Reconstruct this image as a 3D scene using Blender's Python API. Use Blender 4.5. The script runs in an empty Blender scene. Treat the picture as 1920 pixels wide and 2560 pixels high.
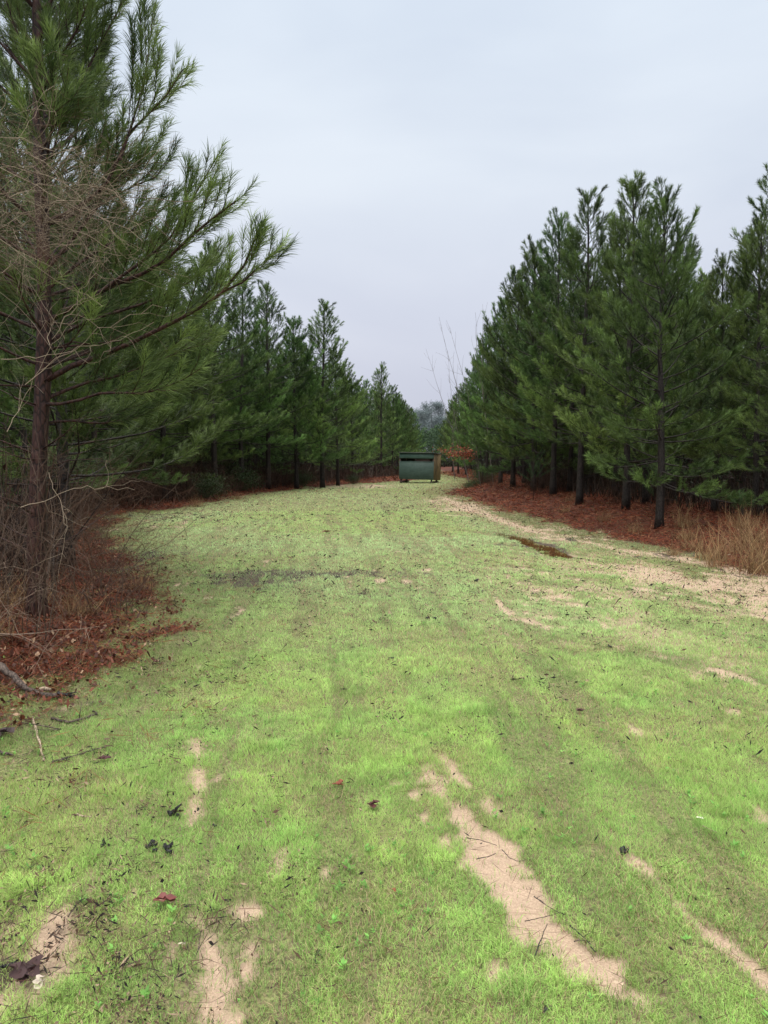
import bpy, math, random
import numpy as np

SEED = 11
rng = np.random.default_rng(SEED)
random.seed(SEED)
sc = bpy.context.scene
col = sc.collection
V = np.array

# ------------------------------------------------------------------ camera
CAM_H = 1.6
F = 1924.0
PITCH = math.atan(130.0 / F)
cam = bpy.data.cameras.new('camera')
cam.sensor_fit = 'VERTICAL'
cam.sensor_height = 34.59
cam.lens = 26.0
cam.clip_end = 3000
cam_o = bpy.data.objects.new('camera', cam)
col.objects.link(cam_o)
cam_o.location = (0, 0, CAM_H)
cam_o.rotation_euler = (math.pi / 2 - PITCH, 0, 0)
sc.camera = cam_o
sc.view_settings.view_transform = 'Standard'
sc.view_settings.look = 'None'
sc.view_settings.exposure = 0
sc.render.engine = 'CYCLES'
sc.cycles.max_bounces = 6
sc.cycles.diffuse_bounces = 3
sc.cycles.transmission_bounces = 3
sc.cycles.transparent_max_bounces = 4


def ray(px, py):
    """direction through a point of the 1920 x 2560 photograph, scaled so that y = 1"""
    cx, cy = (px - 960) / F, (1280 - py) / F
    f = V([0, math.cos(PITCH), -math.sin(PITCH)])
    u = V([0, math.sin(PITCH), math.cos(PITCH)])
    d = f + V([1, 0, 0]) * cx + u * cy
    return d / d[1]


def at(px, py, Y):
    d = ray(px, py)
    return V([0, 0, CAM_H]) + d * Y


def ground_at(px, py):
    d = ray(px, py)
    return V([0, 0, CAM_H]) + d * (CAM_H / -d[2])


# ------------------------------------------------------------------ noise
def _h(ix, iy, s):
    n = (ix.astype(np.int64) * 374761393 + iy.astype(np.int64) * 668265263 + s * 974711) & 0xffffffff
    n = ((n ^ (n >> 13)) * 1274126177) & 0xffffffff
    n = n ^ (n >> 16)
    return (n & 0xffff) / 65535.0


def vn(x, y, s=0):
    x = np.asarray(x, float); y = np.asarray(y, float)
    ix, iy = np.floor(x), np.floor(y)
    fx, fy = x - ix, y - iy
    fx = fx * fx * (3 - 2 * fx); fy = fy * fy * (3 - 2 * fy)
    a = _h(ix, iy, s); b = _h(ix + 1, iy, s); c = _h(ix, iy + 1, s); d = _h(ix + 1, iy + 1, s)
    return (a * (1 - fx) + b * fx) * (1 - fy) + (c * (1 - fx) + d * fx) * fy


def fbm(x, y, s=0, o=4):
    t = 0; a = 0.5; n = 0
    for k in range(o):
        t = t + a * vn(x * 2 ** k, y * 2 ** k, s + k * 17); n += a; a *= 0.5
    return t / n


def sstep(a, b, x):
    t = np.clip((x - a) / (b - a), 0, 1)
    return t * t * (3 - 2 * t)


# ------------------------------------------------------------------ layout of the clearing
XR = V([(-5, 5.6), (5, 5.4), (10.6, 5.3), (14, 5.2), (16.2, 4.6), (20.5, 4.1), (28, 3.55), (37.5, 3.1), (44, 4.3), (54, 6.3), (62, 6.9), (93, 7.0), (140, 9), (400, 12)])
XL = V([(-5, -3.4), (3.2, -3.0), (4.2, -2.9), (4.7, -2.6), (5.5, -2.25), (6.3, -2.1), (8, -2.65), (9.3, -3.0), (12, -4.1), (17, -6.1), (22, -7.7), (25.6, -6.9), (36, -6.1), (47, -4.1), (52, -2.0), (56, 0.4), (62, 3.0), (72, 4.4), (93, 5.2), (140, 7.5), (400, 10)])


def xr(y): return np.interp(y, XR[:, 0], XR[:, 1])
def xl(y): return np.interp(y, XL[:, 0], XL[:, 1])


# bare sand where the photograph shows it: chains of (px, py, half width in px)
CH = [
    ([(1212, 2098, 54), (1228, 2130, 72), (1250, 2175, 72), (1282, 2225, 62), (1325, 2290, 60), (1400, 2350, 60), (1475, 2415, 58), (1535, 2462, 44), (1595, 2494, 24)], 1),
    ([(1100, 1883, 8), (1128, 1905, 20), (1145, 1940, 22), (1178, 1965, 10)], 1),
    ([(1212, 1992, 14), (1240, 2035, 19)], 1),
    ([(1058, 1912, 10), (1085, 1950, 22), (1112, 1988, 12)], 1),
    ([(1140, 2015, 16), (1165, 2045, 30), (1190, 2068, 22)], 1),
    ([(1000, 1966, 20), (1030, 1985, 12)], .9), ([(1050, 2025, 12), (1078, 2055, 20)], .9),
    ([(1118, 2095, 12), (1128, 2120, 12)], .9), ([(1130, 2150, 10), (1150, 2180, 10)], .8),
    ([(1555, 2128, 8), (1600, 2160, 12), (1655, 2212, 13), (1720, 2290, 15), (1790, 2345, 15), (1850, 2390, 14), (1925, 2450, 16), (2000, 2510, 18)], 1),
    ([(1672, 1920, 20), (1690, 1923, 10)], .9), ([(1830, 1777, 20), (1865, 1782, 30), (1900, 1778, 12)], .9),
    ([(1775, 2085, 16), (1800, 2100, 10)], .9), ([(1325, 2105, 16)], .8),
    ([(497, 1655, 6), (501, 1692, 5)], .9),
    ([(489, 1850, 7), (493, 1895, 8), (497, 1935, 13), (492, 1990, 16), (486, 2030, 14), (478, 2060, 8)], 1),
    ([(640, 1930, 20), (660, 1925, 18)], .85), ([(590, 1945, 16)], .7),
    ([(498, 2305, 20), (512, 2340, 18), (528, 2395, 32), (545, 2440, 20), (548, 2470, 10)], 1),
    ([(668, 2055, 18), (682, 2075, 12)], .9), ([(700, 2128, 10), (695, 2160, 14), (688, 2192, 14)], 1),
    ([(625, 2284, 30)], .9), ([(622, 2365, 26)], .9), ([(138, 2295, 22), (130, 2350, 34), (118, 2400, 22)], 1),
    ([(5, 2240, 26)], .9), ([(300, 2226, 30)], .9), ([(60, 2032, 16)], .9), ([(0, 2115, 22)], .9), ([(185, 2150, 24)], .8),
    ([(735, 2240, 16)], .8), ([(800, 2262, 16)], .7), ([(60, 2520, 60)], .75), ([(20, 2330, 36)], .75), ([(250, 2025, 22)], .7),
    ([(1215, 2412, 22), (1240, 2465, 16), (1265, 2505, 12)], .95), ([(1112, 2528, 26), (1100, 2575, 24)], .95),
    ([(1000, 2350, 14), (1050, 2345, 12)], .8), ([(330, 2560, 30)], .7),
    ([(452, 1325, 4), (462, 1300, 4), (474, 1282, 3)], 1), ([(440, 1308, 5)], .9),
    ([(1240, 1545, 26), (1290, 1548, 14)], .8), ([(1450, 1545, 34)], .8), ([(1180, 1500, 16), (1250, 1520, 14)], .7),
    ([(1105, 1243, 10), (1150, 1262, 16), (1195, 1280, 20), (1245, 1299, 26), (1300, 1317, 26), (1360, 1334, 20), (1430, 1350, 16), (1500, 1364, 18), (1580, 1378, 26), (1680, 1392, 34), (1780, 1410, 38), (1940, 1444, 44)], 2),
    ([(1470, 1405, 14), (1560, 1426, 22), (1620, 1440, 30), (1700, 1460, 34), (1800, 1490, 30), (1930, 1530, 34)], 2),
    ([(1640, 1690, 30), (1700, 1710, 20)], .6), ([(1560, 1740, 16)], .5),
    ([(875, 1214, 14), (940, 1216, 22), (990, 1215, 12)], .8), ([(1120, 1262, 14), (1160, 1280, 16)], .7),
]
SOFT = [  # centre px, radius x (m), radius y (m), weight: patchy thin areas
    (1750, 1450, 2.8, 3.4, .85), (1560, 1560, 1.8, 1.8, .62), (1800, 1620, 1.3, 1.5, .5), (1400, 1335, 1.3, 4.0, .6), (1150, 1265, 1.2, 7.0, .75),
    (60, 2350, .55, .7, .5), (480, 2400, .4, .5, .3), (330, 1310, 1.6, 3.0, .35), (1700, 1560, 1.6, 1.4, .4), (250, 2100, .9, .8, .34), (900, 1216, 2.6, 3.5, .9),
]
chains = []
for pts, w in CH:
    P = [ground_at(p[0], p[1]) for p in pts]
    R = [p[2] * P[i][1] / F for i, p in enumerate(pts)]
    chains.append((V([[q[0], q[1]] for q in P]), V(R), w))
softs = [(ground_at(a, b)[:2], rx, ry, w) for a, b, rx, ry, w in SOFT]


def chain_d(x, y, P, R):
    """signed distance to the outline of a tapered chain (negative inside)"""
    best = np.full(x.shape, 9e9)
    if len(P) == 1:
        # flat patch: longer along the view than across
        d = np.hypot(x - P[0, 0], (y - P[0, 1]) / 1.4) - R[0]
        return d
    for i in range(len(P) - 1):
        a, b = P[i], P[i + 1]
        ab = b - a
        t = np.clip(((x - a[0]) * ab[0] + (y - a[1]) * ab[1]) / (ab @ ab + 1e-9), 0, 1)
        d = np.hypot(x - a[0] - t * ab[0], y - a[1] - t * ab[1]) - (R[i] * (1 - t) + R[i + 1] * t)
        best = np.minimum(best, d)
    return best


def streak(x, y):
    '''old tyre lines: long ridges running up the clearing, sweeping to the right further over'''
    u = x + .25 * (fbm(x * .7, y * .5, 600, 2) - .5)
    a = fbm(u * 7 + .45 * y, y * .5, 610, 4)
    b = fbm((u * .8 + .55 * y) * 6, (y * .8 - x * .55) * .55, 640, 4)
    w = sstep(.9, 2.4, x) * sstep(3.4, 5, y)
    return a * (1 - w) + b * w


def sand_mask(x, y):
    x = np.asarray(x, float); y = np.asarray(y, float)
    m = np.zeros(x.shape); m2 = np.zeros(x.shape)
    wob = (fbm(x * 8, y * 8, 5, 3) - .5) + .8 * (fbm(x * 26, y * 22, 55, 3) - .5)
    blot = sstep(.34, .62, fbm(x * 13, y * 9, 66, 3))
    for P, R, w in chains:
        R = R * 1.04; rr = R.max()
        lo, hi = P.min(0) - rr - .6, P.max(0) + rr + .6
        sel = (x > lo[0]) & (x < hi[0]) & (y > lo[1]) & (y < hi[1])
        if not sel.any():
            continue
        d = chain_d(x[sel], y[sel], P, R)
        soft = .026 + .009 * y[sel]
        k = min(w, 1) * (1 - sstep(-soft, soft, d + wob[sel] * (.10 + .01 * y[sel]) * min(1, rr * 12 + .3)))
        if w < 1:
            k = k * blot[sel]
        if w == 2:
            k = k * (.72 + .28 * blot[sel])
            m2[sel] = np.maximum(m2[sel], k)
            continue
        m[sel] = np.maximum(m[sel], k)
    brk = sstep(5, 11, y) * sstep(.36, .56, fbm(x * 5, y * 3.0, 45, 4))
    m = np.maximum(m * (1 - .55 * brk), m2 * (1 - .22 * brk))
    q = np.zeros(x.shape)
    for c, rx, ry, w in softs:
        e = ((x - c[0]) / rx) ** 2 + ((y - c[1]) / ry) ** 2
        q = np.maximum(q, w * np.exp(-e * .8))
    th = .35 * fbm(x * 1.6 + .35 * y, y * .9, 31, 4) + .4 * fbm(x * 7, y * 4.5, 77, 4) + .25 * (1 - streak(x, y))
    m = np.maximum(m, .8 * sstep(0, .10, th - (.655 - .24 * q)))
    m = np.maximum(m, .62 * np.clip(q * 1.15, 0, 1) * sstep(.38, .58, fbm(x * 3, y * 2, 88, 4)))
    return m


def litter_mask(x, y):
    x = np.asarray(x, float); y = np.asarray(y, float)
    n = (fbm(x * 1.7, y * 1.1, 91, 5) - .5) * (1.7 + .02 * y)
    n = n + .9 * (fbm(x * 7, y * 4, 92, 3) - .5)
    r = sstep(-.35, .5, x - xr(y) + n * .8)
    l = sstep(-.45, .6, xl(y) - x + n)
    near = sstep(4.2, 5.6, y + n)
    l = l * near + (1 - near) * l * .25
    return np.clip(np.maximum(r, l), 0, 1)


MUD = [(ground_at(a, b)[:2], rx, ry, w) for a, b, rx, ry, w in [
    (300, 1400, 1.2, 2.2, 1), (260, 1475, .7, .8, 1), (740, 1436, 1.5, .55, 1.3), (600, 1455, .8, .5, 1.2), (380, 1290, 1.6, 2.0, .8), (1150, 1225, 1.3, 4, .9),
    (1500, 1345, 1.2, 1.0, .9), (1700, 1385, 1.5, .8, .6), (1330, 1365, .9, 1.6, .5), (1850, 1425, 1.2, .7, .6), (1100, 1480, 1.5, .7, .3), (1560, 1600, 1.2, .7, .3), (280, 1650, .5, .5, .3), (80, 1790, .6, .5, .4), (60, 2400, .3, .25, .3), (200, 2280, .25, .2, .4)]]


def mud_mask(x, y):
    x = np.asarray(x, float); y = np.asarray(y, float)
    q = np.zeros(x.shape)
    for c, rx, ry, w in MUD:
        q = np.maximum(q, w * np.exp(-(((x - c[0]) / rx) ** 2 + ((y - c[1]) / ry) ** 2)))
    n = .5 * fbm(x * 3.2, y * 1.6, 13, 4) + .5 * fbm(x * 10, y * 6, 14, 4)
    return np.clip(sstep(.60, .76, n + q * .34 - .06) * .85, 0, 1) * sstep(.02, .2, q)


PUD = V([ground_at(*p)[:2] for p in [(1245, 1333), (1300, 1348), (1355, 1367), (1408, 1392)]])
PUR = V([.06, .15, .23, .12])


def gz(x, y):
    x = np.asarray(x, float); y = np.asarray(y, float)
    z = .05 * (fbm(x * .35, y * .35, 3, 3) - .5) * sstep(3, 12, y)
    z = z + .30 * sstep(0, 2.6, x - xr(y) - .2) + .10 * sstep(0, 2.0, xl(y) - x)
    
    z = z + .012 * (fbm(x * 6, y * 6, 8, 3) - .5)
    return z


def gz1(x, y): return float(gz(V([x]), V([y]))[0])


# ------------------------------------------------------------------ node helpers
def new_mat(name):
    m = bpy.data.materials.new(name)
    m.use_nodes = True
    nt = m.node_tree
    nt.nodes.clear()
    out = nt.nodes.new('ShaderNodeOutputMaterial')
    return m, nt, out


def N(nt, t, **k):
    n = nt.nodes.new(t)
    for a, b in k.items():
        if a.startswith('i_'):
            n.inputs[a[2:].replace('_', ' ')].default_value = b
        else:
            setattr(n, a, b)
    return n


def mixc(nt, fac, a, b, mode='MIX'):
    n = nt.nodes.new('ShaderNodeMix')
    n.data_type = 'RGBA'
    n.blend_type = mode
    for s, v in ((n.inputs[0], fac), (n.inputs[6], a), (n.inputs[7], b)):
        if hasattr(v, 'links') or hasattr(v, 'is_linked'):
            nt.links.new(v, s)
        elif isinstance(v, (tuple, list)):
            s.default_value = (*v[:3], 1)
        else:
            s.default_value = v
    return n.outputs[2]


def ramp(nt, fac, stops):
    n = nt.nodes.new('ShaderNodeValToRGB')
    el = n.color_ramp.elements
    while len(el) < len(stops):
        el.new(.5)
    for e, (p, c) in zip(el, stops):
        e.position = p
        e.color = (c, c, c, 1) if isinstance(c, (int, float)) else (*c, 1)
    nt.links.new(fac, n.inputs[0])
    return n.outputs[0]


def noise(nt, scale, detail=4, vec=None, rough=.55):
    n = N(nt, 'ShaderNodeTexNoise', i_Scale=scale, i_Detail=detail, i_Roughness=rough)
    if vec is None:
        vec = nt.nodes.new('ShaderNodeTexCoord').outputs['Object']
    nt.links.new(vec, n.inputs['Vector'])
    return n.outputs['Fac']


def bump(nt, h, strength, dist):
    b = N(nt, 'ShaderNodeBump', i_Strength=strength, i_Distance=dist)
    nt.links.new(h, b.inputs['Height'])
    return b.outputs['Normal']


def leaf_material(name, trans=.35, rough=.55, spec=.3, vary=0.16):
    """colour comes from the per-vertex attribute «tint», varied per object"""
    m, nt, out = new_mat(name)
    a = N(nt, 'ShaderNodeAttribute', attribute_name='tint')
    oi = nt.nodes.new('ShaderNodeObjectInfo')
    hs = nt.nodes.new('ShaderNodeHueSaturation')
    mr = N(nt, 'ShaderNodeMapRange'); mr.inputs[3].default_value = 1 - vary * 1.6; mr.inputs[4].default_value = 1 + vary * 1.6
    nt.links.new(oi.outputs['Random'], mr.inputs[0])
    nt.links.new(mr.outputs[0], hs.inputs['Value'])
    mh = N(nt, 'ShaderNodeMapRange'); mh.inputs[3].default_value = .5 - vary * .12; mh.inputs[4].default_value = .5 + vary * .12
    mm = N(nt, 'ShaderNodeMath', operation='FRACT')
    m7 = N(nt, 'ShaderNodeMath', operation='MULTIPLY'); m7.inputs[1].default_value = 7.31
    nt.links.new(oi.outputs['Random'], m7.inputs[0]); nt.links.new(m7.outputs[0], mm.inputs[0]); nt.links.new(mm.outputs[0], mh.inputs[0])
    nt.links.new(mh.outputs[0], hs.inputs['Hue'])
    nt.links.new(a.outputs['Color'], hs.inputs['Color'])
    p = N(nt, 'ShaderNodeBsdfPrincipled', i_Roughness=rough)
    p.inputs['Specular IOR Level'].default_value = spec
    nt.links.new(hs.outputs[0], p.inputs['Base Color'])
    t = N(nt, 'ShaderNodeBsdfTranslucent')
    nt.links.new(hs.outputs[0], t.inputs['Color'])
    mx = N(nt, 'ShaderNodeMixShader', i_Fac=trans)
    nt.links.new(p.outputs[0], mx.inputs[1]); nt.links.new(t.outputs[0], mx.inputs[2])
    nt.links.new(mx.outputs[0], out.inputs[0])
    return m


def bark_material(name, dark, light, scale=14, spec=.35, rough=.6):
    m, nt, out = new_mat(name)
    tc = nt.nodes.new('ShaderNodeTexCoord').outputs['Object']
    mp = N(nt, 'ShaderNodeMapping'); mp.inputs['Scale'].default_value = (1, 1, .35)
    nt.links.new(tc, mp.inputs[0])
    v = N(nt, 'ShaderNodeTexVoronoi', i_Scale=scale * 1.6); v.feature = 'DISTANCE_TO_EDGE'
    nt.links.new(mp.outputs[0], v.inputs['Vector'])
    n = noise(nt, scale, 5, mp.outputs[0], .7)
    n2 = noise(nt, 2.5, 3)
    c = mixc(nt, ramp(nt, n, [(.35, 0), (.72, 1)]), dark, light)
    c = mixc(nt, ramp(nt, v.outputs['Distance'], [(0, 1), (.14, 0)]), c, tuple(x * .3 for x in dark))
    c = mixc(nt, ramp(nt, n2, [(.55, 0), (.75, .5)]), c, tuple(x * 1.5 for x in light))
    p = N(nt, 'ShaderNodeBsdfPrincipled', i_Roughness=rough)
    p.inputs['Specular IOR Level'].default_value = spec
    nt.links.new(c, p.inputs['Base Color'])
    ad = N(nt, 'ShaderNodeMath', operation='ADD')
    nt.links.new(n, ad.inputs[0]); nt.links.new(v.outputs['Distance'], ad.inputs[1])
    nt.links.new(bump(nt, ad.outputs[0], .8, .02), p.inputs['Normal'])
    nt.links.new(p.outputs[0], out.inputs[0])
    return m


M = {}
M['needles'] = leaf_material('pine needles', .3, .5, .35)
M['haze_needles'] = leaf_material('haze tinted pine needles', .2, .8, .1, .05)  # far foliage; haze is imitated by its pale tint colours
M['twig'] = leaf_material('bare twigs', 0.0, .75, .2, .08)
M['blade'] = leaf_material('grass blades', .4, .6, .2, 0)
M['straw'] = leaf_material('pine straw', .15, .7, .2, 0)
M['dryblade'] = leaf_material('dry grass', .3, .7, .15, .05)
M['leaf'] = leaf_material('dead leaves', .2, .55, .35, .1)
M['bark'] = bark_material('wet pine bark', (.013, .010, .009), (.045, .034, .030), 14)
M['redbark'] = bark_material('reddish pine bark', (.028, .011, .009), (.095, .042, .034), 14)
M['greybark'] = bark_material('weathered branch bark', (.05, .035, .028), (.16, .12, .10), 20)
M['palewood'] = bark_material('pale stripped wood', (.30, .22, .15), (.52, .42, .31), 20)
M['blackwood'] = bark_material('charred wood', (.012, .012, .013), (.05, .05, .052), 30)


# ------------------------------------------------------------------ mesh builders
class MB:
    """collects triangles with a colour per vertex and links them as one mesh object"""
    def __init__(s):
        s.v, s.t, s.c, s.m, s.n = [], [], [], [], 0

    def add(s, v, t, c, mi=0):
        v = np.asarray(v, np.float32).reshape(-1, 3); t = np.asarray(t, np.int64).reshape(-1, 3)
        if len(v) == 0:
            return
        c = np.asarray(c, np.float32)
        if c.ndim == 1:
            c = np.tile(c[:3], (len(v), 1))
        s.v.append(v); s.t.append(t + s.n); s.c.append(c[:, :3]); s.m.append(np.full(len(t), mi)); s.n += len(v)

    def tube(s, P, R, c, sides=5, mi=0, cap=True):
        P = np.asarray(P, float); R = np.asarray(R, float); K = len(P)
        T = np.gradient(P, axis=0)
        T /= np.linalg.norm(T, axis=1)[:, None] + 1e-9
        ref = V([0, 0, 1.]) if abs(T[0, 2]) < .8 else V([1., 0, 0])
        A = np.cross(T, ref); A /= np.linalg.norm(A, axis=1)[:, None] + 1e-9
        B = np.cross(T, A)
        th = np.arange(sides) * 2 * math.pi / sides
        v = P[:, None] + R[:, None, None] * (np.cos(th)[None, :, None] * A[:, None] + np.sin(th)[None, :, None] * B[:, None])
        i = np.arange(K - 1)[:, None] * sides; j = np.arange(sides)[None]
        a = i + j; b = i + (j + 1) % sides; d = a + sides; e = b + sides
        t = np.concatenate([np.stack([a, b, e], -1).reshape(-1, 3), np.stack([a, e, d], -1).reshape(-1, 3)])
        v = v.reshape(-1, 3)
        if cap:
            n0 = len(v)
            v = np.concatenate([v, P[:1], P[-1:]])
            jj = np.arange(sides)
            t = np.concatenate([t, np.stack([np.full(sides, n0), (jj + 1) % sides, jj], -1),
                                np.stack([np.full(sides, n0 + 1), (K - 1) * sides + jj, (K - 1) * sides + (jj + 1) % sides], -1)])
        s.add(v, t, c, mi)

    def mesh(s, name, mats, smooth=False):
        me = bpy.data.meshes.new(name)
        v = np.concatenate(s.v); t = np.concatenate(s.t); c = np.concatenate(s.c); mi = np.concatenate(s.m)
        me.vertices.add(len(v)); me.vertices.foreach_set('co', v.ravel())
        me.loops.add(len(t) * 3); me.loops.foreach_set('vertex_index', t.astype(np.int32).ravel())
        me.polygons.add(len(t))
        me.polygons.foreach_set('loop_start', (np.arange(len(t)) * 3).astype(np.int32))
        for m in mats:
            me.materials.append(m)
        me.polygons.foreach_set('material_index', mi.astype(np.int32))
        if smooth:
            me.polygons.foreach_set('use_smooth', np.ones(len(t), bool))
        at_ = me.attributes.new('tint', 'FLOAT_COLOR', 'POINT')
        at_.data.foreach_set('color', np.concatenate([c, np.ones((len(c), 1), np.float32)], 1).astype(np.float32).ravel())
        me.update()
        return me

    def build(s, name, mats, parent=None, smooth=False):
        if not isinstance(mats, (list, tuple)):
            mats = [mats]
        o = bpy.data.objects.new(name, s.mesh(name, mats, smooth))
        col.objects.link(o)
        o.parent = parent
        return o


def tag(o, label=None, cat=None, group=None, kind=None):
    if label: o['label'] = label
    if cat: o['category'] = cat
    if group: o['group'] = group
    if kind: o['kind'] = kind
    return o


def empty(name, loc, rz=0, sc_=1.0):
    o = bpy.data.objects.new(name, None)
    col.objects.link(o)
    o.location = loc
    o.rotation_euler = (0, 0, rz)
    o.scale = (sc_,) * 3
    o.empty_display_size = .3
    return o


def copy_tree(src, loc, rz=0, s=1.0, sz=None, name=None):
    r = src.copy()
    if name: r.name = name
    col.objects.link(r)
    r.location = loc; r.rotation_euler = (0, 0, rz); r.scale = (s, s, sz or s)
    for ch in src.children:
        c = ch.copy(); col.objects.link(c); c.parent = r
        c.rotation_euler = ch.rotation_euler
    return r


def norm(a):
    return a / (np.linalg.norm(a, axis=-1, keepdims=True) + 1e-9)


def needles(mb, sh, per, ln, w, droop, g, cols, ang=(.25, .85), bend=False):
    """sh: rows of base(3) dir(3) length tintindex(0..1 light)"""
    sh = np.asarray(sh, float)
    S = len(sh)
    if S == 0:
        return
    cnt = np.maximum(4, (per * sh[:, 6]).astype(int))
    idx = np.repeat(np.arange(S), cnt)
    n = len(idx)
    base, d, L, ti = sh[idx, :3], sh[idx, 3:6], sh[idx, 6], sh[idx, 7]
    t = g.random(n) ** .85
    ref = np.where(np.abs(d[:, 2:3]) < .85, V([[0, 0, 1.]]), V([[1., 0, 0]]))
    A = norm(np.cross(d, ref)); B = np.cross(d, A)
    az = g.random(n) * 2 * math.pi
    th = ang[0] + (ang[1] - ang[0]) * g.random(n) * (1 - .35 * t)
    per_ = A * np.cos(az)[:, None] + B * np.sin(az)[:, None]
    nd = d * np.cos(th)[:, None] + per_ * np.sin(th)[:, None]
    nl = ln * (.7 + .45 * g.random(n)) * (1 - .25 * t)
    p0 = base + d * (t * L)[:, None]
    side = norm(np.cross(nd, g.normal(size=(n, 3))))
    W = w * (.75 + .5 * g.random(n))
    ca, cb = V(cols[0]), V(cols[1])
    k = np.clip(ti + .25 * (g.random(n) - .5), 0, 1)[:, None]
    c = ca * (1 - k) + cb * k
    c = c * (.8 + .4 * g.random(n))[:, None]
    dr = V([0, 0, -1.]) * (droop * nl)[:, None]
    if not bend:
        p1 = p0 + nd * nl[:, None] + dr
        v = np.stack([p0 - side * W[:, None] / 2, p0 + side * W[:, None] / 2, p1], 1)
        f = np.arange(n * 3).reshape(n, 3)
        mb.add(v.reshape(-1, 3), f, np.repeat(c, 3, 0))
    else:
        pm = p0 + nd * (nl * .55)[:, None] + dr * .25
        p1 = p0 + nd * nl[:, None] + dr
        v = np.stack([p0 - side * W[:, None] / 2, p0 + side * W[:, None] / 2, pm + side * W[:, None] * .4, pm - side * W[:, None] * .4, p1], 1)
        b = np.arange(n)[:, None] * 5
        f = np.concatenate([b + V([[0, 1, 2]]), b + V([[0, 2, 3]]), b + V([[3, 2, 4]])])
        mb.add(v.reshape(-1, 3), f, np.repeat(c, 5, 0))


def resample(P, K):
    P = np.asarray(P, float)
    s = np.concatenate([[0], np.cumsum(np.linalg.norm(np.diff(P, axis=0), axis=1))])
    q = np.linspace(0, s[-1], K)
    return np.stack([np.interp(q, s, P[:, k]) for k in range(3)], 1), s[-1]


TW = (.035, .022, .018)


def dress_limb(mb, sh, P, r0, g, spacing=.16, start=.3, subl=(.22, .42), up=.35, light=.5, own=.4, sub2=True, sides=4, drop=0):
    """a limb: bark tube, side shoots left and right, needles recorded in sh"""
    P, L = resample(P, 9)
    mb.tube(P, np.linspace(r0, max(.0035, r0 * .25), 9), TW, sides, 1, cap=False)
    T = norm(np.gradient(P, axis=0))
    s = start * L + g.random() * spacing
    sgn = 1 if g.random() < .5 else -1
    while s < L * .97:
        u = s / L
        p = V([np.interp(u, np.linspace(0, 1, 9), P[:, k]) for k in range(3)])
        t = T[min(8, int(u * 8.99))]
        sd = norm(np.cross(t, V([0, 0, 1.])) + 1e-6)
        sgn = -sgn
        d = norm(t * (.7 + .3 * u) + sd * sgn * (.75 - .2 * u) + V([0, 0, up * (.5 + .8 * g.random())]) + g.normal(size=3) * .13)
        ln = (subl[0] + subl[1] * (1 - u) * min(1, L)) * (.7 + .6 * g.random())
        q = p + d * ln * .55
        d2 = norm(d + V([0, 0, .55]) + t * .15 + g.normal(size=3) * .08)
        e = q + d2 * ln * .45
        rr = .0045 if r0 > .012 else .0035
        mb.tube(V([p, q, e]), V([rr, rr * .8, rr * .5]), TW, 3, 1, cap=False)
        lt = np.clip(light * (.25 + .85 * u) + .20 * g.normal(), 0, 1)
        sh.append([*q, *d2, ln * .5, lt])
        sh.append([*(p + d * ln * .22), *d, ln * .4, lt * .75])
        if sub2 and ln > .38:
            for k in (-1, 1):
                if g.random() < .8:
                    d3 = norm(d + sd * k * .3 + t * k * .45 + V([0, 0, .25]))
                    l3 = ln * .45
                    mb.tube(V([q, q + d3 * l3]), V([.0035, .002]), TW, 3, 1, cap=False)
                    sh.append([*(q + d3 * l3 * .25), *d3, l3 * .85, lt])
        s += spacing * (.7 + .6 * g.random())
    # the limb's own tip carries needles too
    m = max(2, int(own * 8))
    for i in range(8 - m, 8):
        a, b = P[i], P[i + 1]
        sh.append([*a, *norm(b - a), np.linalg.norm(b - a) * 1.05, min(1, light + .1)])


def trunk_mesh(mb, P, r0, r1, g, sides=10, flare=1.35):
    P, L = resample(P, 22)
    u = np.linspace(0, 1, 22)
    R = r0 * (1 - u) ** .8 + r1 * u
    R[0] *= flare; R[1] *= 1 + (flare - 1) * .3
    R *= 1 + .06 * g.normal(size=22)
    mb.tube(P, R, (1, 1, 1), sides)


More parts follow.
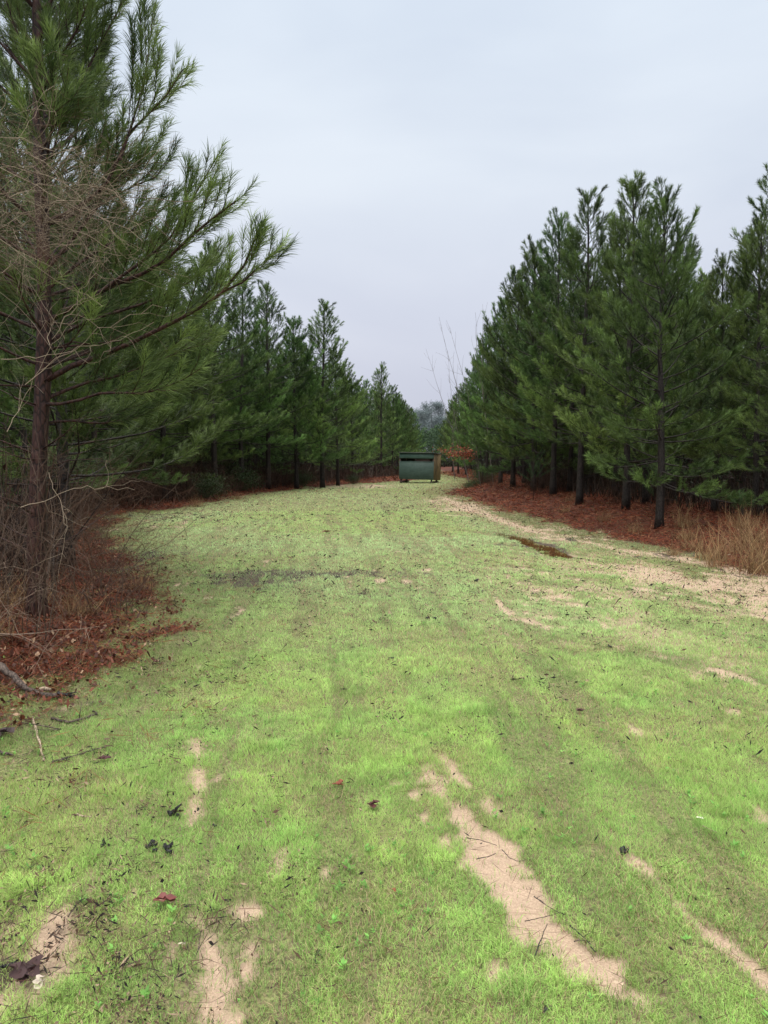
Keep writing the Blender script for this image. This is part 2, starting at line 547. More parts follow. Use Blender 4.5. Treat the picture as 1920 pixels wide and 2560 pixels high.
def make_pine(g, H, cb, rad, per=130, nl=.21, nw=.013, dens=1.0, r0=.125, cols=((.022, .044, .012), (.20, .325, .088)), spacing=.17, subl=(.34, .58), bark='bark', dead=10, low_light=.75):
    root = empty('pine_tree', (0, 0, 0))
    tm = MB()
    wob = np.cumsum(g.normal(size=(8, 2)) * .035, 0)
    P = [[wob[i, 0] - wob[0, 0], wob[i, 1] - wob[0, 1], -.1 + (H + .1) * i / 7] for i in range(8)]
    trunk_mesh(tm, P, r0, .008, g)
    Pr, _ = resample(P, 60)
    # dead lower stubs belong to the trunk
    for k in range(dead):
        z = .5 + g.random() * (cb + .8)
        a = g.random() * 6.28; l = .25 + .8 * g.random()
        p = V([np.interp(z, Pr[:, 2], Pr[:, 0]), np.interp(z, Pr[:, 2], Pr[:, 1]), z])
        d = V([math.cos(a), math.sin(a), .15 + .3 * g.random()])
        q = p + d * l * .5 + g.normal(size=3) * .03
        tm.tube(V([p, q, p + d * l + V([0, 0, -.12 * l])]), V([.009, .006, .003]), (1, 1, 1), 3)
    tm.build('trunk', M[bark], root, True)
    mb, sh = MB(), []
    z = cb
    while z < H - .25:
        t = (z - cb) / (H - cb)
        nlimb = int(round((5.2 - 1.6 * t) * dens + g.random() - .5))
        prof = (1 - t) ** .68 * (0.82 + .8 * min(t, .22))
        a0 = g.random() * 6.28
        for k in range(max(2, nlimb)):
            a = a0 + k * 6.283 / max(2, nlimb) + g.normal() * .3
            l = max(.35, rad * prof * (.55 + .65 * g.random()))
            el = math.radians(5 + 52 * t + g.normal() * 9)
            zz = z + g.normal() * .08
            p0 = V([np.interp(zz, Pr[:, 2], Pr[:, 0]), np.interp(zz, Pr[:, 2], Pr[:, 1]), zz])
            pts = [p0]; cur = el - math.radians(6)
            aa = a
            for i in range(6):
                cur = min(1.4, cur + math.radians((1 + 6 * (.2 + g.random())) * (.4 + .25 * i)))
                aa += g.normal() * .10
                pts.append(pts[-1] + V([math.cos(aa) * math.cos(cur), math.sin(aa) * math.cos(cur), math.sin(cur)]) * l / 6)
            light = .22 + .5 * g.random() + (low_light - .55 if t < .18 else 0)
            dress_limb(mb, sh, V(pts), .010 + .011 * l / 2, g, spacing, .16 if l < 1.2 else .25, subl, light=light)
        z += (.30 + .22 * (1 - t)) * (.8 + .4 * g.random())
    # leader and its candles
    top = Pr[-1]
    sh.append([*(top - V([0, 0, .5])), 0, 0, 1, .62, .5])
    for k in range(8):
        a = g.random() * 6.28
        d = norm(V([math.cos(a) * .42, math.sin(a) * .3, 1]))
        l = .3 + .25 * g.random()
        mb.tube(V([top - V([0, 0, .4]), top - V([0, 0, .4]) + d * l]), V([.006, .003]), TW, 3, 1, cap=False)
        sh.append([*(top - V([0, 0, .35])), *d, l, .5])
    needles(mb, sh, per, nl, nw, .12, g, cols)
    print('pine shoots', len(sh), 'tris', sum(len(t) for t in mb.t))
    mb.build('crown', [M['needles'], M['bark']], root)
    return root


# ------------------------------------------------------------------ ground
def grid_axis_y():
    y = [-6.0]
    while y[-1] < 1.0: y.append(y[-1] + .25)
    while y[-1] < 420: y.append(y[-1] + max(.022, .0105 * y[-1]))
    y += [500, 650, 900, 1400]
    return V(y)


def grid_axis_x():
    x = [0.0]
    while x[-1] < 2.4: x.append(x[-1] + .026)
    while x[-1] < 200: x.append(x[-1] + .011 * x[-1] * (1 + .01 * x[-1]))
    x += [300, 500, 900]
    x = V(x)
    return np.concatenate([-x[:0:-1], x])


def build_ground():
    gx, gy = grid_axis_x(), grid_axis_y()
    X, Y = np.meshgrid(gx, gy)
    x, y = X.ravel(), Y.ravel()
    s, l, d = sand_mask(x, y), litter_mask(x, y), mud_mask(x, y)
    z = gz(x, y) - .022 * s * (y < 30)
    pd = chain_d(x, y, PUD, PUR) + .22 * (fbm(x * 4, y * 3, 700, 3) - .5)
    z -= .045 * (1 - sstep(-.12, .10, pd))
    d = np.maximum(d, .9 * (1 - sstep(.0, .16, pd)))
    nx, ny = len(gx), len(gy)
    i = np.arange(ny - 1)[:, None] * nx + np.arange(nx - 1)[None]
    q = np.stack([i, i + 1, i + nx + 1, i + nx], -1).reshape(-1, 4)
    me = bpy.data.meshes.new('ground')
    me.vertices.add(len(x)); me.vertices.foreach_set('co', np.stack([x, y, z], 1).astype(np.float32).ravel())
    me.loops.add(len(q) * 4); me.loops.foreach_set('vertex_index', q.astype(np.int32).ravel())
    me.polygons.add(len(q)); me.polygons.foreach_set('loop_start', (np.arange(len(q)) * 4).astype(np.int32))
    me.polygons.foreach_set('use_smooth', np.ones(len(q), bool))
    a = me.attributes.new('mask', 'FLOAT_COLOR', 'POINT')
    a.data.foreach_set('color', np.stack([s, l, d, np.ones_like(s)], 1).astype(np.float32).ravel())
    me.update()
    m, nt, out = new_mat('ground soil')
    at_ = N(nt, 'ShaderNodeAttribute', attribute_name='mask')
    sp = nt.nodes.new('ShaderNodeSeparateColor'); nt.links.new(at_.outputs['Color'], sp.inputs[0])
    n1, n2, n3, n4 = noise(nt, 2.2, 6), noise(nt, 28, 5), noise(nt, 160, 3), noise(nt, .5, 3)
    green = mixc(nt, ramp(nt, n1, [(.3, 0), (.7, 1)]), (.15, .155, .06), (.27, .29, .12))
    green = mixc(nt, ramp(nt, n2, [(.42, 0), (.66, .9)]), green, (.15, .11, .075))
    green = mixc(nt, ramp(nt, noise(nt, 70, 4), [(.50, 0), (.62, .8)]), green, (.06, .05, .032))
    sand = mixc(nt, ramp(nt, n3, [(.3, 0), (.7, 1)]), (.33, .238, .172), (.52, .39, .288))
    sand = mixc(nt, ramp(nt, n2, [(.5, 0), (.75, .6)]), sand, (.25, .18, .13))
    lit = mixc(nt, ramp(nt, n2, [(.3, 0), (.65, 1)]), (.016, .006, .004), (.11, .028, .014))
    lit = mixc(nt, ramp(nt, n3, [(.5, 0), (.75, .6)]), lit, (.21, .085, .055))
    mud = mixc(nt, ramp(nt, n2, [(.3, 0), (.7, 1)]), (.035, .028, .022), (.11, .085, .06))

    def thr(sock, nz, a, b):
        ad = N(nt, 'ShaderNodeMath', operation='MULTIPLY_ADD'); ad.inputs[1].default_value = .5; ad.inputs[2].default_value = -.25
        nt.links.new(nz, ad.inputs[0])
        s2 = N(nt, 'ShaderNodeMath', operation='ADD'); nt.links.new(ad.outputs[0], s2.inputs[0]); nt.links.new(sock, s2.inputs[1])
        return ramp(nt, s2.outputs[0], [(a, 0), (b, 1)])
    c = mixc(nt, thr(sp.outputs[0], n2, .12, .62), green, sand)
    c = mixc(nt, thr(sp.outputs[2], n2, .3, .7), c, mud)
    c = mixc(nt, thr(sp.outputs[1], n2, .35, .6), c, lit)
    p = N(nt, 'ShaderNodeBsdfPrincipled', i_Roughness=.85)
    p.inputs['Specular IOR Level'].default_value = .25
    nt.links.new(c, p.inputs['Base Color'])
    ad = N(nt, 'ShaderNodeMath', operation='MULTIPLY_ADD'); ad.inputs[1].default_value = .35
    nt.links.new(n3, ad.inputs[0]); nt.links.new(n2, ad.inputs[2])
    nt.links.new(bump(nt, ad.outputs[0], .6, .02), p.inputs['Normal'])
    nt.links.new(p.outputs[0], out.inputs[0])
    me.materials.append(m)
    o = bpy.data.objects.new('ground', me); col.objects.link(o)
    tag(o, 'flat clearing floor of soil, sand patches and red pine straw', None, None, 'structure')


build_ground()


# puddle
def build_puddle():
    m, nt, out = new_mat('rusty puddle water')
    p = N(nt, 'ShaderNodeBsdfPrincipled', i_Roughness=.04)
    nz = noise(nt, 3, 3)
    nt.links.new(mixc(nt, nz, (.07, .030, .012), (.14, .065, .022)), p.inputs['Base Color'])
    nt.links.new(bump(nt, noise(nt, 25, 2), .015, .01), p.inputs['Normal'])
    nt.links.new(p.outputs[0], out.inputs[0])
    c = PUD.mean(0)
    gx = np.linspace(PUD[:, 0].min() - .5, PUD[:, 0].max() + .5, 60); gy = np.linspace(PUD[:, 1].min() - .8, PUD[:, 1].max() + .8, 110)
    X, Y = np.meshgrid(gx, gy)
    x, y = X.ravel(), Y.ravel()
    keep = (chain_d(x, y, PUD, PUR) < .22).reshape(X.shape)
    z0 = float(np.mean(gz(PUD[:, 0], PUD[:, 1]))) - .018
    nx = len(gx)
    i = np.arange(len(gy) - 1)[:, None] * nx + np.arange(nx - 1)[None]
    k = keep[:-1, :-1] & keep[1:, :-1] & keep[:-1, 1:] & keep[1:, 1:]
    i = i[k]
    mb = MB()
    mb.add(np.stack([x, y, np.full(len(x), z0)], 1), np.concatenate([np.stack([i, i + 1, i + nx + 1], -1), np.stack([i, i + nx + 1, i + nx], -1)]), (1, 1, 1))
    tag(mb.build('puddle_water', m), 'narrow rust brown puddle lying in the wheel track', None, None, 'structure')


build_puddle()


# ------------------------------------------------------------------ grass
def grass_color(x, y, g, n):
    a = fbm(x * .55, y * .45, 201, 4); b = fbm(x * 2.6, y * 2.2, 222, 3); c3 = vn(x * 10, y * 10, 240)
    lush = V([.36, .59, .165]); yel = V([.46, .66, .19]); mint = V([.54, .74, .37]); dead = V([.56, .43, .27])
    st = streak(x, y)
    k = sstep(.34, .60, a * .42 + b * .38 + st * .2)[:, None]
    c = lush * (1 - k) + yel * k
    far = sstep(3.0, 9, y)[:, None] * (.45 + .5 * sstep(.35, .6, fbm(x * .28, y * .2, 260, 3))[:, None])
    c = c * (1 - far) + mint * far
    c = c * (.80 + .40 * c3[:, None]) * (.74 + .26 * sstep(.34, .48, st)[:, None])
    dd = (g.random(n) < (.07 + .2 * sstep(.45, .7, vn(x * 3, y * 2, 270)) + .08 * sstep(9, 16, y) + .3 * sstep(-2.5, 0, x - xr(y) + .6 * fbm(x, y * .5, 9, 3))))[:, None]
    c = np.where(dd, dead * (.6 + .6 * g.random(n))[:, None], c)
    # thin olive edges near the woods
    e = np.maximum(sstep(-2.2, -.2, x - xr(y)), sstep(-1.6, 0, xl(y) - x))[:, None] * .6
    c = c * (1 - e) + V([.12, .15, .045]) * e
    return c * (.75 + .5 * g.random(n))[:, None]


def build_grass():
    g = np.random.default_rng(5)
    mb = MB()

    def samp(y0, y1, n_try):
        u = g.random(n_try)
        if y0 < 3.0:
            y = y0 + (y1 - y0) * u
        else:
            y = 1 / (1 / y0 * (1 - u) + u / y1) if False else y0 * (y1 / y0) ** u
        hw = .60 * y + .7
        x = (g.random(n_try) * 2 - 1) * hw
        return x, y, hw
    for y0, y1, n, seg in ((1.55, 3.0, 340000, 2), (3.0, 6.5, 720000, 1), (6.5, 24, 880000, 1), (24, 115, 420000, 1)):
        x, y, hw = samp(y0, y1, n)
        # density per square metre falls with distance squared: weight by position
        s = sand_mask(x, y); l = litter_mask(x, y); d = mud_mask(x, y)
        cov = (1 - s) ** 1.15 * (1 - .93 * l) * (1 - .75 * d)
        cov *= .58 + .42 * sstep(.34, .54, fbm(x * 6, y * 5, 300, 4))
        cov *= .50 + .50 * sstep(.32, .43, streak(x, y))
        cov = np.maximum(cov, .02 * (1 - l))
        pd = chain_d(x, y, PUD, PUR)
        cov = np.where(pd + .3 * (vn(x * 9, y * 7, 5) - .5) < .03, 0, cov)
        k = g.random(n) < cov
        k &= (x > xl(y) - 4) & (x < xr(y) + 3)
        x, y, l = x[k], y[k], l[k]
        m = len(x)
        hh = fbm(x * 3.1, y * 3.1, 310, 3)
        h = (.013 + .018 * hh) * (.55 + .8 * g.random(m)) * (1 + .02 * y)
        tuft = vn(x * 5, y * 5, 333) > .86
        h = np.where(tuft, h * 1.6, h)
        w = (.0013 + .0009 * g.random(m)) * np.maximum(1, y / 2.6)
        z = gz(x, y) - .004
        az = g.random(m) * 6.283; lean = .25 + .9 * g.random(m)
        dx, dy = np.cos(az), np.sin(az)
        sa = az + 1.57 + g.normal(size=m) * .5
        side = np.stack([np.cos(sa), np.sin(sa), 0 * sa], 1) * w[:, None] / 2
        p0 = np.stack([x, y, z], 1)
        tip = p0 + np.stack([dx * lean * h, dy * lean * h, h], 1)
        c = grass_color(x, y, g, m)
        if seg == 1:
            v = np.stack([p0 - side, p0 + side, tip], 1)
            cc = np.stack([c * .6, c * .6, c * 1.35], 1)  # dark gaps between blades painted in by darker bases and brighter tips
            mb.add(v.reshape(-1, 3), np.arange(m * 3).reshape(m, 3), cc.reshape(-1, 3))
        else:
            mid = p0 + np.stack([dx * lean * h * .3, dy * lean * h * .3, h * .62], 1)
            tip = p0 + np.stack([dx * lean * h * 1.1, dy * lean * h * 1.1, h * .95], 1)
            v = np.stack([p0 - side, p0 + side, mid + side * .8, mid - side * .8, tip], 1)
            cc = np.stack([c * .5, c * .5, c, c, c * 1.35], 1)  # same painted darkening at the base, brighter tip
            b = np.arange(m)[:, None] * 5
            f = np.concatenate([b + V([[0, 1, 2]]), b + V([[0, 2, 3]]), b + V([[3, 2, 4]])])
            mb.add(v.reshape(-1, 3), f, cc.reshape(-1, 3))
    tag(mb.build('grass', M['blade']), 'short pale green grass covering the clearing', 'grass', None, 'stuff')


build_grass()


def flat_bits(mb, x, y, ln, wd, c, g, lift=.006, curl=.3, follow=None):
    """thin flat slivers lying on the ground: diamonds of 2 triangles"""
    n = len(x)
    az = g.random(n) * 6.283
    z = gz(x, y) + lift * g.random(n) + .002
    d = np.stack([np.cos(az), np.sin(az), g.normal(size=n) * curl * .5], 1)
    s = np.stack([-np.sin(az), np.cos(az), g.normal(size=n) * curl], 1)
    p = np.stack([x, y, z], 1)
    p[:, 2] += np.abs(d[:, 2]) * ln * .5 + np.abs(s[:, 2]) * wd * .5
    a = p - d * ln[:, None] / 2; b = p + d * ln[:, None] / 2
    q = p + s * wd[:, None] / 2; r = p - s * wd[:, None] / 2
    v = np.stack([a, q, b, r], 1)
    f = np.arange(n)[:, None] * 4
    mb.add(v.reshape(-1, 3), np.concatenate([f + V([[0, 1, 2]]), f + V([[0, 2, 3]])]), np.repeat(c, 4, 0))


def build_litter():
    g = np.random.default_rng(8)
    mb = MB()
    n = 520000
    y = 2.0 * (100 / 2.0) ** g.random(n)
    side = g.random(n) < .5
    span = 2.2 + .42 * y
    x = np.where(side, xr(y) - 1.6 + g.random(n) * span, xl(y) + 1.6 - g.random(n) * span)
    l = litter_mask(x, y)
    k = (g.random(n) < np.maximum(l, .05 * (fbm(x * 4, y * 3, 55, 3) > .5))) & (np.abs(x) < .75 * y + 1.5)
    x, y = x[k], y[k]; n = len(x)
    reds = V([.165, .040, .018]); tan = V([.26, .12, .06]); dk = V([.035, .012, .009])
    u = g.random(n)[:, None]; q = fbm(x * 1.3, y * 1.3, 401, 3)[:, None]
    c = np.where(u < .62, reds, np.where(u < .80, tan, dk)) * (.5 + .9 * q) * (.7 + .6 * g.random(n))[:, None]
    f = np.maximum(1, y / 5)
    flat_bits(mb, x, y, (.07 + .10 * g.random(n)) * (1 + .02 * y), .0028 * f, c, g, .03, .5)
    tag(mb.build('pine_straw', M['straw']), 'red brown pine straw carpeting the woodland floor', 'pine straw', None, 'stuff')
    # broad dead leaves among the straw
    mb = MB(); n = 130000
    y = 3.6 * (60 / 3.6) ** g.random(n)
    sd = g.random(n) < .3
    x = np.where(sd, xr(y) - .5 + g.random(n) * 6, xl(y) + .8 - g.random(n) * (2 + .4 * y))
    l = litter_mask(x, y)
    k = (g.random(n) < np.where(sd, .25, .9) * (l + .02)) & (np.abs(x) < .75 * y + 1.5)
    x, y = x[k], y[k]; n = len(x)
    u = g.random(n)[:, None]
    c = np.where(u < .55, V([.075, .022, .015]), np.where(u < .93, V([.17, .048, .028]), V([.38, .24, .16]))) * (.6 + .7 * g.random(n))[:, None]
    flat_bits(mb, x, y, .015 + .035 * g.random(n), .010 + .016 * g.random(n), c, g, .03, 1.0)
    tag(mb.build('leaf_litter', M['leaf']), 'curled dead brown leaves scattered over the pine straw', 'leaves', None, 'stuff')
    # dark bits, chaff and mulch spread through the grass
    mb = MB(); n = 260000
    y = 1.9 * (45 / 1.9) ** g.random(n)
    x = (g.random(n) * 2 - 1) * (.6 * y + .6)
    w = np.zeros(n)
    for c_, rx, ry, ww in [(ground_at(1000, 1490)[:2], 2.0, 1.8, .9), (ground_at(1350, 1480)[:2], 2.2, 2.6, .9), (ground_at(1700, 1480)[:2], 2.4, 2.2, 1.0), (ground_at(700, 1440)[:2], 2.4, 1.3, .8), (ground_at(300, 1700)[:2], 1.3, 1.3, .8),
                           (ground_at(150, 2100)[:2], .9, .9, .8), (ground_at(100, 2420)[:2], .5, .5, 1.0), (ground_at(1100, 1280)[:2], 2.6, 6, .6), (ground_at(500, 1300)[:2], 2.6, 3, .9), (ground_at(420, 2420)[:2], .4, .4, .5), (ground_at(1300, 1750)[:2], 1.8, 1.0, .35)]:
        w = np.maximum(w, ww * np.exp(-(((x - c_[0]) / rx) ** 2 + ((y - c_[1]) / ry) ** 2)))
    cl = sstep(.56, .74, fbm(x * 6, y * 3.5, 501, 4))
    k = g.random(n) < (.05 + w * 1.3 + .5 * sstep(5, 9, y)) * (.10 + .90 * cl)
    k &= (x > xl(y) - .5) & (x < xr(y) + .5)
    x, y = x[k], y[k]; n = len(x)
    u = g.random(n)[:, None]
    c = np.where(u < .45 + .2 * (y[:, None] > 5), V([.020, .016, .014]), np.where(u < .8, V([.09, .055, .038]), V([.30, .22, .15]))) * (.6 + .8 * g.random(n))[:, None]
    f = 1 + .17 * y
    flat_bits(mb, x, y, (.005 + .028 * g.random(n) ** 3) * f, (.0015 + .0035 * g.random(n)) * f, c, g, .028, .8)
    # matted twigs in the near left corner
    n = 420
    cen = V([ground_at(a, b_)[:2] for a, b_ in [(60, 2350), (330, 2410), (200, 2290), (90, 2460), (380, 2350), (60, 2200), (150, 1790), (120, 1900), (350, 2110), (560, 2330)]])
    ci = g.integers(0, len(cen), n)
    x = cen[ci, 0] + g.normal(size=n) * .10; y = cen[ci, 1] + g.normal(size=n) * .10
    c = np.where(g.random(n)[:, None] < .6, V([.075, .045, .032]), V([.03, .024, .02])) * (.6 + .8 * g.random(n))[:, None]
    flat_bits(mb, x, y, .03 + .09 * g.random(n), .002 + .0025 * g.random(n), c, g, .035, .35)
    # long loose needles on grass and sand
    n = 5200
    y = 1.9 * (14 / 1.9) ** g.random(n); x = (g.random(n) * 2 - 1) * (.6 * y + .4)
    c = np.where(g.random(n)[:, None] < .6, V([.10, .040, .025]), V([.05, .032, .024])) * (.6 + .8 * g.random(n))[:, None]
    flat_bits(mb, x, y, .05 + .10 * g.random(n), .0018 * np.maximum(1, y / 3), c, g, .03, .25)
    tag(mb.build('chaff', M['straw']), 'dark chips, chaff and loose needles strewn in the grass', 'debris', None, 'stuff')


build_litter()


def build_weeds():
    """broad-leaved clover-like seedlings between the blades"""
    g = np.random.default_rng(15)
    mb = MB()
    n = 3600
    y = 1.8 * (7.5 / 1.8) ** g.random(n); x = (g.random(n) * 2 - 1) * (.6 * y + .4)
    dens = sstep(.5, .66, fbm(x * 1.9, y * 1.9, 601, 3))
    s = sand_mask(x, y)
    k = (g.random(n) < dens + .04) & (s < .35)
    x, y = x[k], y[k]
    for i in range(len(x)):
        z = gz1(x[i], y[i])
        m = g.integers(4, 9); r = .005 + .012 * g.random() ** 2
        base = V([.17, .36, .085]) * (.7 + .7 * g.random())
        for j in range(m):
            a = g.random() * 6.28; el = .25 + .6 * g.random()
            d = V([math.cos(a), math.sin(a), el]); sd = V([-math.sin(a), math.cos(a), 0])
            p = V([x[i], y[i], z + .006 + .02 * g.random()])
            v = V([p, p + d * r * .6 + sd * r * .38, p + d * r * 1.4, p + d * r * .6 - sd * r * .38])
            mb.add(v, [[0, 1, 2], [0, 2, 3]], base * (.8 + .5 * g.random()))
    tag(mb.build('weeds', M['blade']), 'low broad leaved green weeds growing through the grass', 'weeds', None, 'stuff')


build_weeds()


# ------------------------------------------------------------------ the big pine on the left
def build_hero():
    g = np.random.default_rng(21)
    b = ground_at(92, 1556); b[2] = gz1(b[0], b[1])
    Y0 = b[1]
    root = empty('pine_tree', (b[0], b[1], b[2]))
    B = V([b[0], b[1], b[2]])
    tag(root, 'tall pine with reddish trunk, long upswept branches reaching right over the clearing', 'pine tree', 'pines along the left edge of the clearing')
    tp = [(92, 1556), (92, 1400), (95, 1200), (108, 950), (112, 810), (108, 600), (96, 300), (92, 0), (100, -350), (98, -620)]
    TP = V([at(px, py, Y0) for px, py in tp]); TP[0] = B - V([0, 0, .1])
    tm = MB()
    P, _ = resample(TP, 30)
    u = np.linspace(0, 1, 30)
    R = .082 * (1 - u) ** .75 + .010
    R[0] *= 1.35
    R *= 1 + .05 * g.normal(size=30)
    tm.tube(P - B, R, (1, 1, 1), 12)
    for k in range(26):
        z = .6 + g.random() * 3.2
        a = g.random() * 6.28; l = .3 + 1.0 * g.random()
        p = V([np.interp(z, P[:, 2], P[:, 0]), np.interp(z, P[:, 2], P[:, 1]), z]) - B
        d = V([math.cos(a), math.sin(a), .1 + .4 * g.random()])
        q = p + d * l * .5 + g.normal(size=3) * .05
        tm.tube(V([p, q, p + d * l + g.normal(size=3) * .06]), V([.011, .007, .003]), (1, 1, 1), 4)
    tm.build('trunk', M['redbark'], root, True)
    mb, sh = MB(), []
    spec = [
        ([(110, 812), (190, 762), (278, 715), (345, 690), (400, 665), (480, 588), (545, 535), (590, 503)], 7.5, 6.9, .030, .36),
        ([(262, 722), (340, 665), (420, 605), (480, 500), (515, 440), (538, 399)], 7.3, 7.1, .018, .2),
        ([(110, 955), (180, 915), (243, 893), (370, 840), (450, 795), (520, 764), (573, 717), (620, 650), (648, 572)], 7.5, 6.8, .032, .30),
        ([(555, 730), (610, 705), (645, 668), (676, 640)], 7.0, 6.9, .012, .1),
        ([(108, 560), (200, 520), (275, 450), (315, 350), (335, 310), (400, 265), (457, 174)], 7.5, 7.2, .022, .3),
        ([(300, 400), (330, 310), (362, 200), (379, 69)], 7.3, 7.3, .014, .2),
        ([(92, 330), (160, 290), (200, 255), (215, 180), (262, 90), (300, 20), (318, -40)], 7.5, 7.6, .020, .25),
        ([(95, 250), (140, 160), (190, 80), (235, -30), (255, -130)], 7.5, 7.2, .018, .2),
        ([(112, 680), (180, 600), (240, 520), (320, 470), (400, 440), (412, 415)], 7.5, 7.9, .020, .3),
        ([(110, 730), (200, 655), (290, 600), (360, 560), (412, 520)], 7.5, 8.1, .020, .3),
        ([(112, 860), (220, 800), (330, 770), (430, 730), (500, 690), (545, 640)], 7.5, 8.2, .022, .3),
        ([(110, 1000), (200, 960), (300, 940), (400, 900), (470, 870), (520, 860)], 7.5, 8.3, .020, .3),
        ([(105, 1010), (170, 1010), (260, 980), (360, 985), (440, 960), (505, 920)], 7.5, 6.9, .018, .3),
        ([(100, 1060), (170, 1050), (240, 1060), (330, 1050), (400, 1020)], 7.5, 8.2, .016, .3),
        ([(95, 200), (50, 100), (20, 20), (0, -80)], 7.5, 7.3, .016, .2),
        ([(95, 100), (120, 20), (150, -60), (170, -160)], 7.5, 7.5, .014, .2),
    ]
    for pts, ya, yb, r, st in spec:
        K = len(pts)
        W = V([at(px, py, ya + (yb - ya) * i / (K - 1)) for i, (px, py) in enumerate(pts)]) - B
        dress_limb(mb, sh, W, r, g, .085, st * .7, (.28, .50), .30, .42, .6, sides=5)
    # the rest of the whorls, all round
    z = 2.5
    H = P[-1, 2]
    while z < H - .3:
        t = (z - 2.2) / (H - 2.2)
        for k in range(5):
            a = g.random() * 6.28
            if abs(((a + math.pi) % 6.283) - math.pi) < .6 and z < 6:
                a += 1.2
            l = max(.5, 2.0 * (1 - t) ** .8 * (.7 + .5 * g.random()))
            if math.sin(a) < -.5 and z < 5:
                l *= .55
            cur = math.radians(12 + 45 * t)
            p0 = V([np.interp(z, P[:, 2], P[:, 0]), np.interp(z, P[:, 2], P[:, 1]), z]) - B
            pp = [p0]
            for i in range(6):
                cur += math.radians(5); a += g.normal() * .09
                pp.append(pp[-1] + V([math.cos(a) * math.cos(cur), math.sin(a) * math.cos(cur), math.sin(cur)]) * l / 6)
            dress_limb(mb, sh, V(pp), .016, g, .12, .2, (.28, .45), .3, .40, .5)
        z += .33
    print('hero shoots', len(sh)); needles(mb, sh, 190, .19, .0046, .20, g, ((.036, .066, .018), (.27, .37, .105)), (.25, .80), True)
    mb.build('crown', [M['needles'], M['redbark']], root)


build_hero()


# ------------------------------------------------------------------ pines
gp = np.random.default_rng(33)
PR = []
for i, (H, cb, rad, per) in enumerate([(10.4, 1.6, 3.4, 120), (10.8, 2.2, 3.2, 115), (9.8, 1.4, 3.6, 120), (11.0, 2.4, 3.0, 115)]):
    PR.append(make_pine(np.random.default_rng(100 + i), H, cb, rad, per))
OPEN = make_pine(np.random.default_rng(131), 10.6, 2.2, 3.0, 105, dens=.78, spacing=.19)      # thinner, sky shows through
FAR = [make_pine(np.random.default_rng(150 + i), 10.2 + .5 * i, 1.8 + .3 * i, 3.1, 50, .24, .034, .9, spacing=.24, dead=6) for i in range(2)]
HS = [10.4, 10.8, 9.8, 11.0]
used = set()


def place(proto, x, y, H=None, rz=None, label=None, group=None, base_h=None, s=None):
    s = s or (((H - .35) / base_h) if H else 1)
    rz = gp.random() * 6.28 if rz is None else rz
    loc = (x, y, gz1(x, y))
    if proto.name not in used:
        used.add(proto.name)
        o = proto; o.location = loc; o.rotation_euler = (0, 0, rz); o.scale = (s, s, s)
    else:
        o = copy_tree(proto, loc, rz, s)
    if x < 0 and 27 < y < 66:
        o.scale = (s * 1.18, s * 1.18, s)
    tag(o, label, 'pine tree', group)
    return o


GL = 'pines along the left edge of the clearing'
GR = 'pines along the right edge of the clearing'
edge_left = [
    (0, -4.55, 11.0, 8.8, 'pine with dark trunk standing just behind the tall red trunked pine'),
    (2, -6.9, 14.8, 8.2, 'shorter bushy pine between the tangled shrubs behind the bend of the straw edge'),
    (2, -8.9, 19.0, 8.2, 'full pine deep in the left wood behind the long upswept branches'),
    (2, -9.2, 24.5, 9.6, 'pine behind the dark bare brush at the widest part of the clearing'),
    (0, -8.3, 29.0, 9.8, 'dense pine above the brush, two trunks before the twin-topped pair'),
    (1, -7.55, 34.5, 11.2, 'tall pine whose black trunk stands at the grass edge, left of the open-topped pine'),
    (4, -6.15, 41.0, 11.0, 'open topped slender pine with sky between its upper branches'),
    (3, -7.1, 38.6, 10.6, 'pine shoulder to shoulder with the open topped one, slightly nearer'),
    (0, -4.9, 43.2, 9.6, 'pine filling the gap between the open topped pine and the pointed one'),
    (3, -3.55, 44.5, 10.8, 'pointed pine with black trunk beside the pale end of the grass'),
    (0, -2.9, 48.5, 8.6, 'lower pine tucked against the right side of the pointed pine'),
    (2, -2.3, 56.0, 7.6, 'small bushy pine in the dip before the lone slim pine'),
    (4, -.25, 68.0, 10.1, 'lone slim pine with knobbly top rising left of the green hunting blind'),
    (3, .75, 72.0, 8.6, 'pine touching the right side of the lone slim pine'),
    (2, 1.3, 77.0, 8.0, 'rounded pine directly above the roof of the green blind'),
    (1, 2.2, 85.0, 8.2, 'last left-hand pine above the right corner of the blind roof'),
    (0, 2.4, 96.0, 7.2, 'small far pine low beside the hazy distant tree'),
]
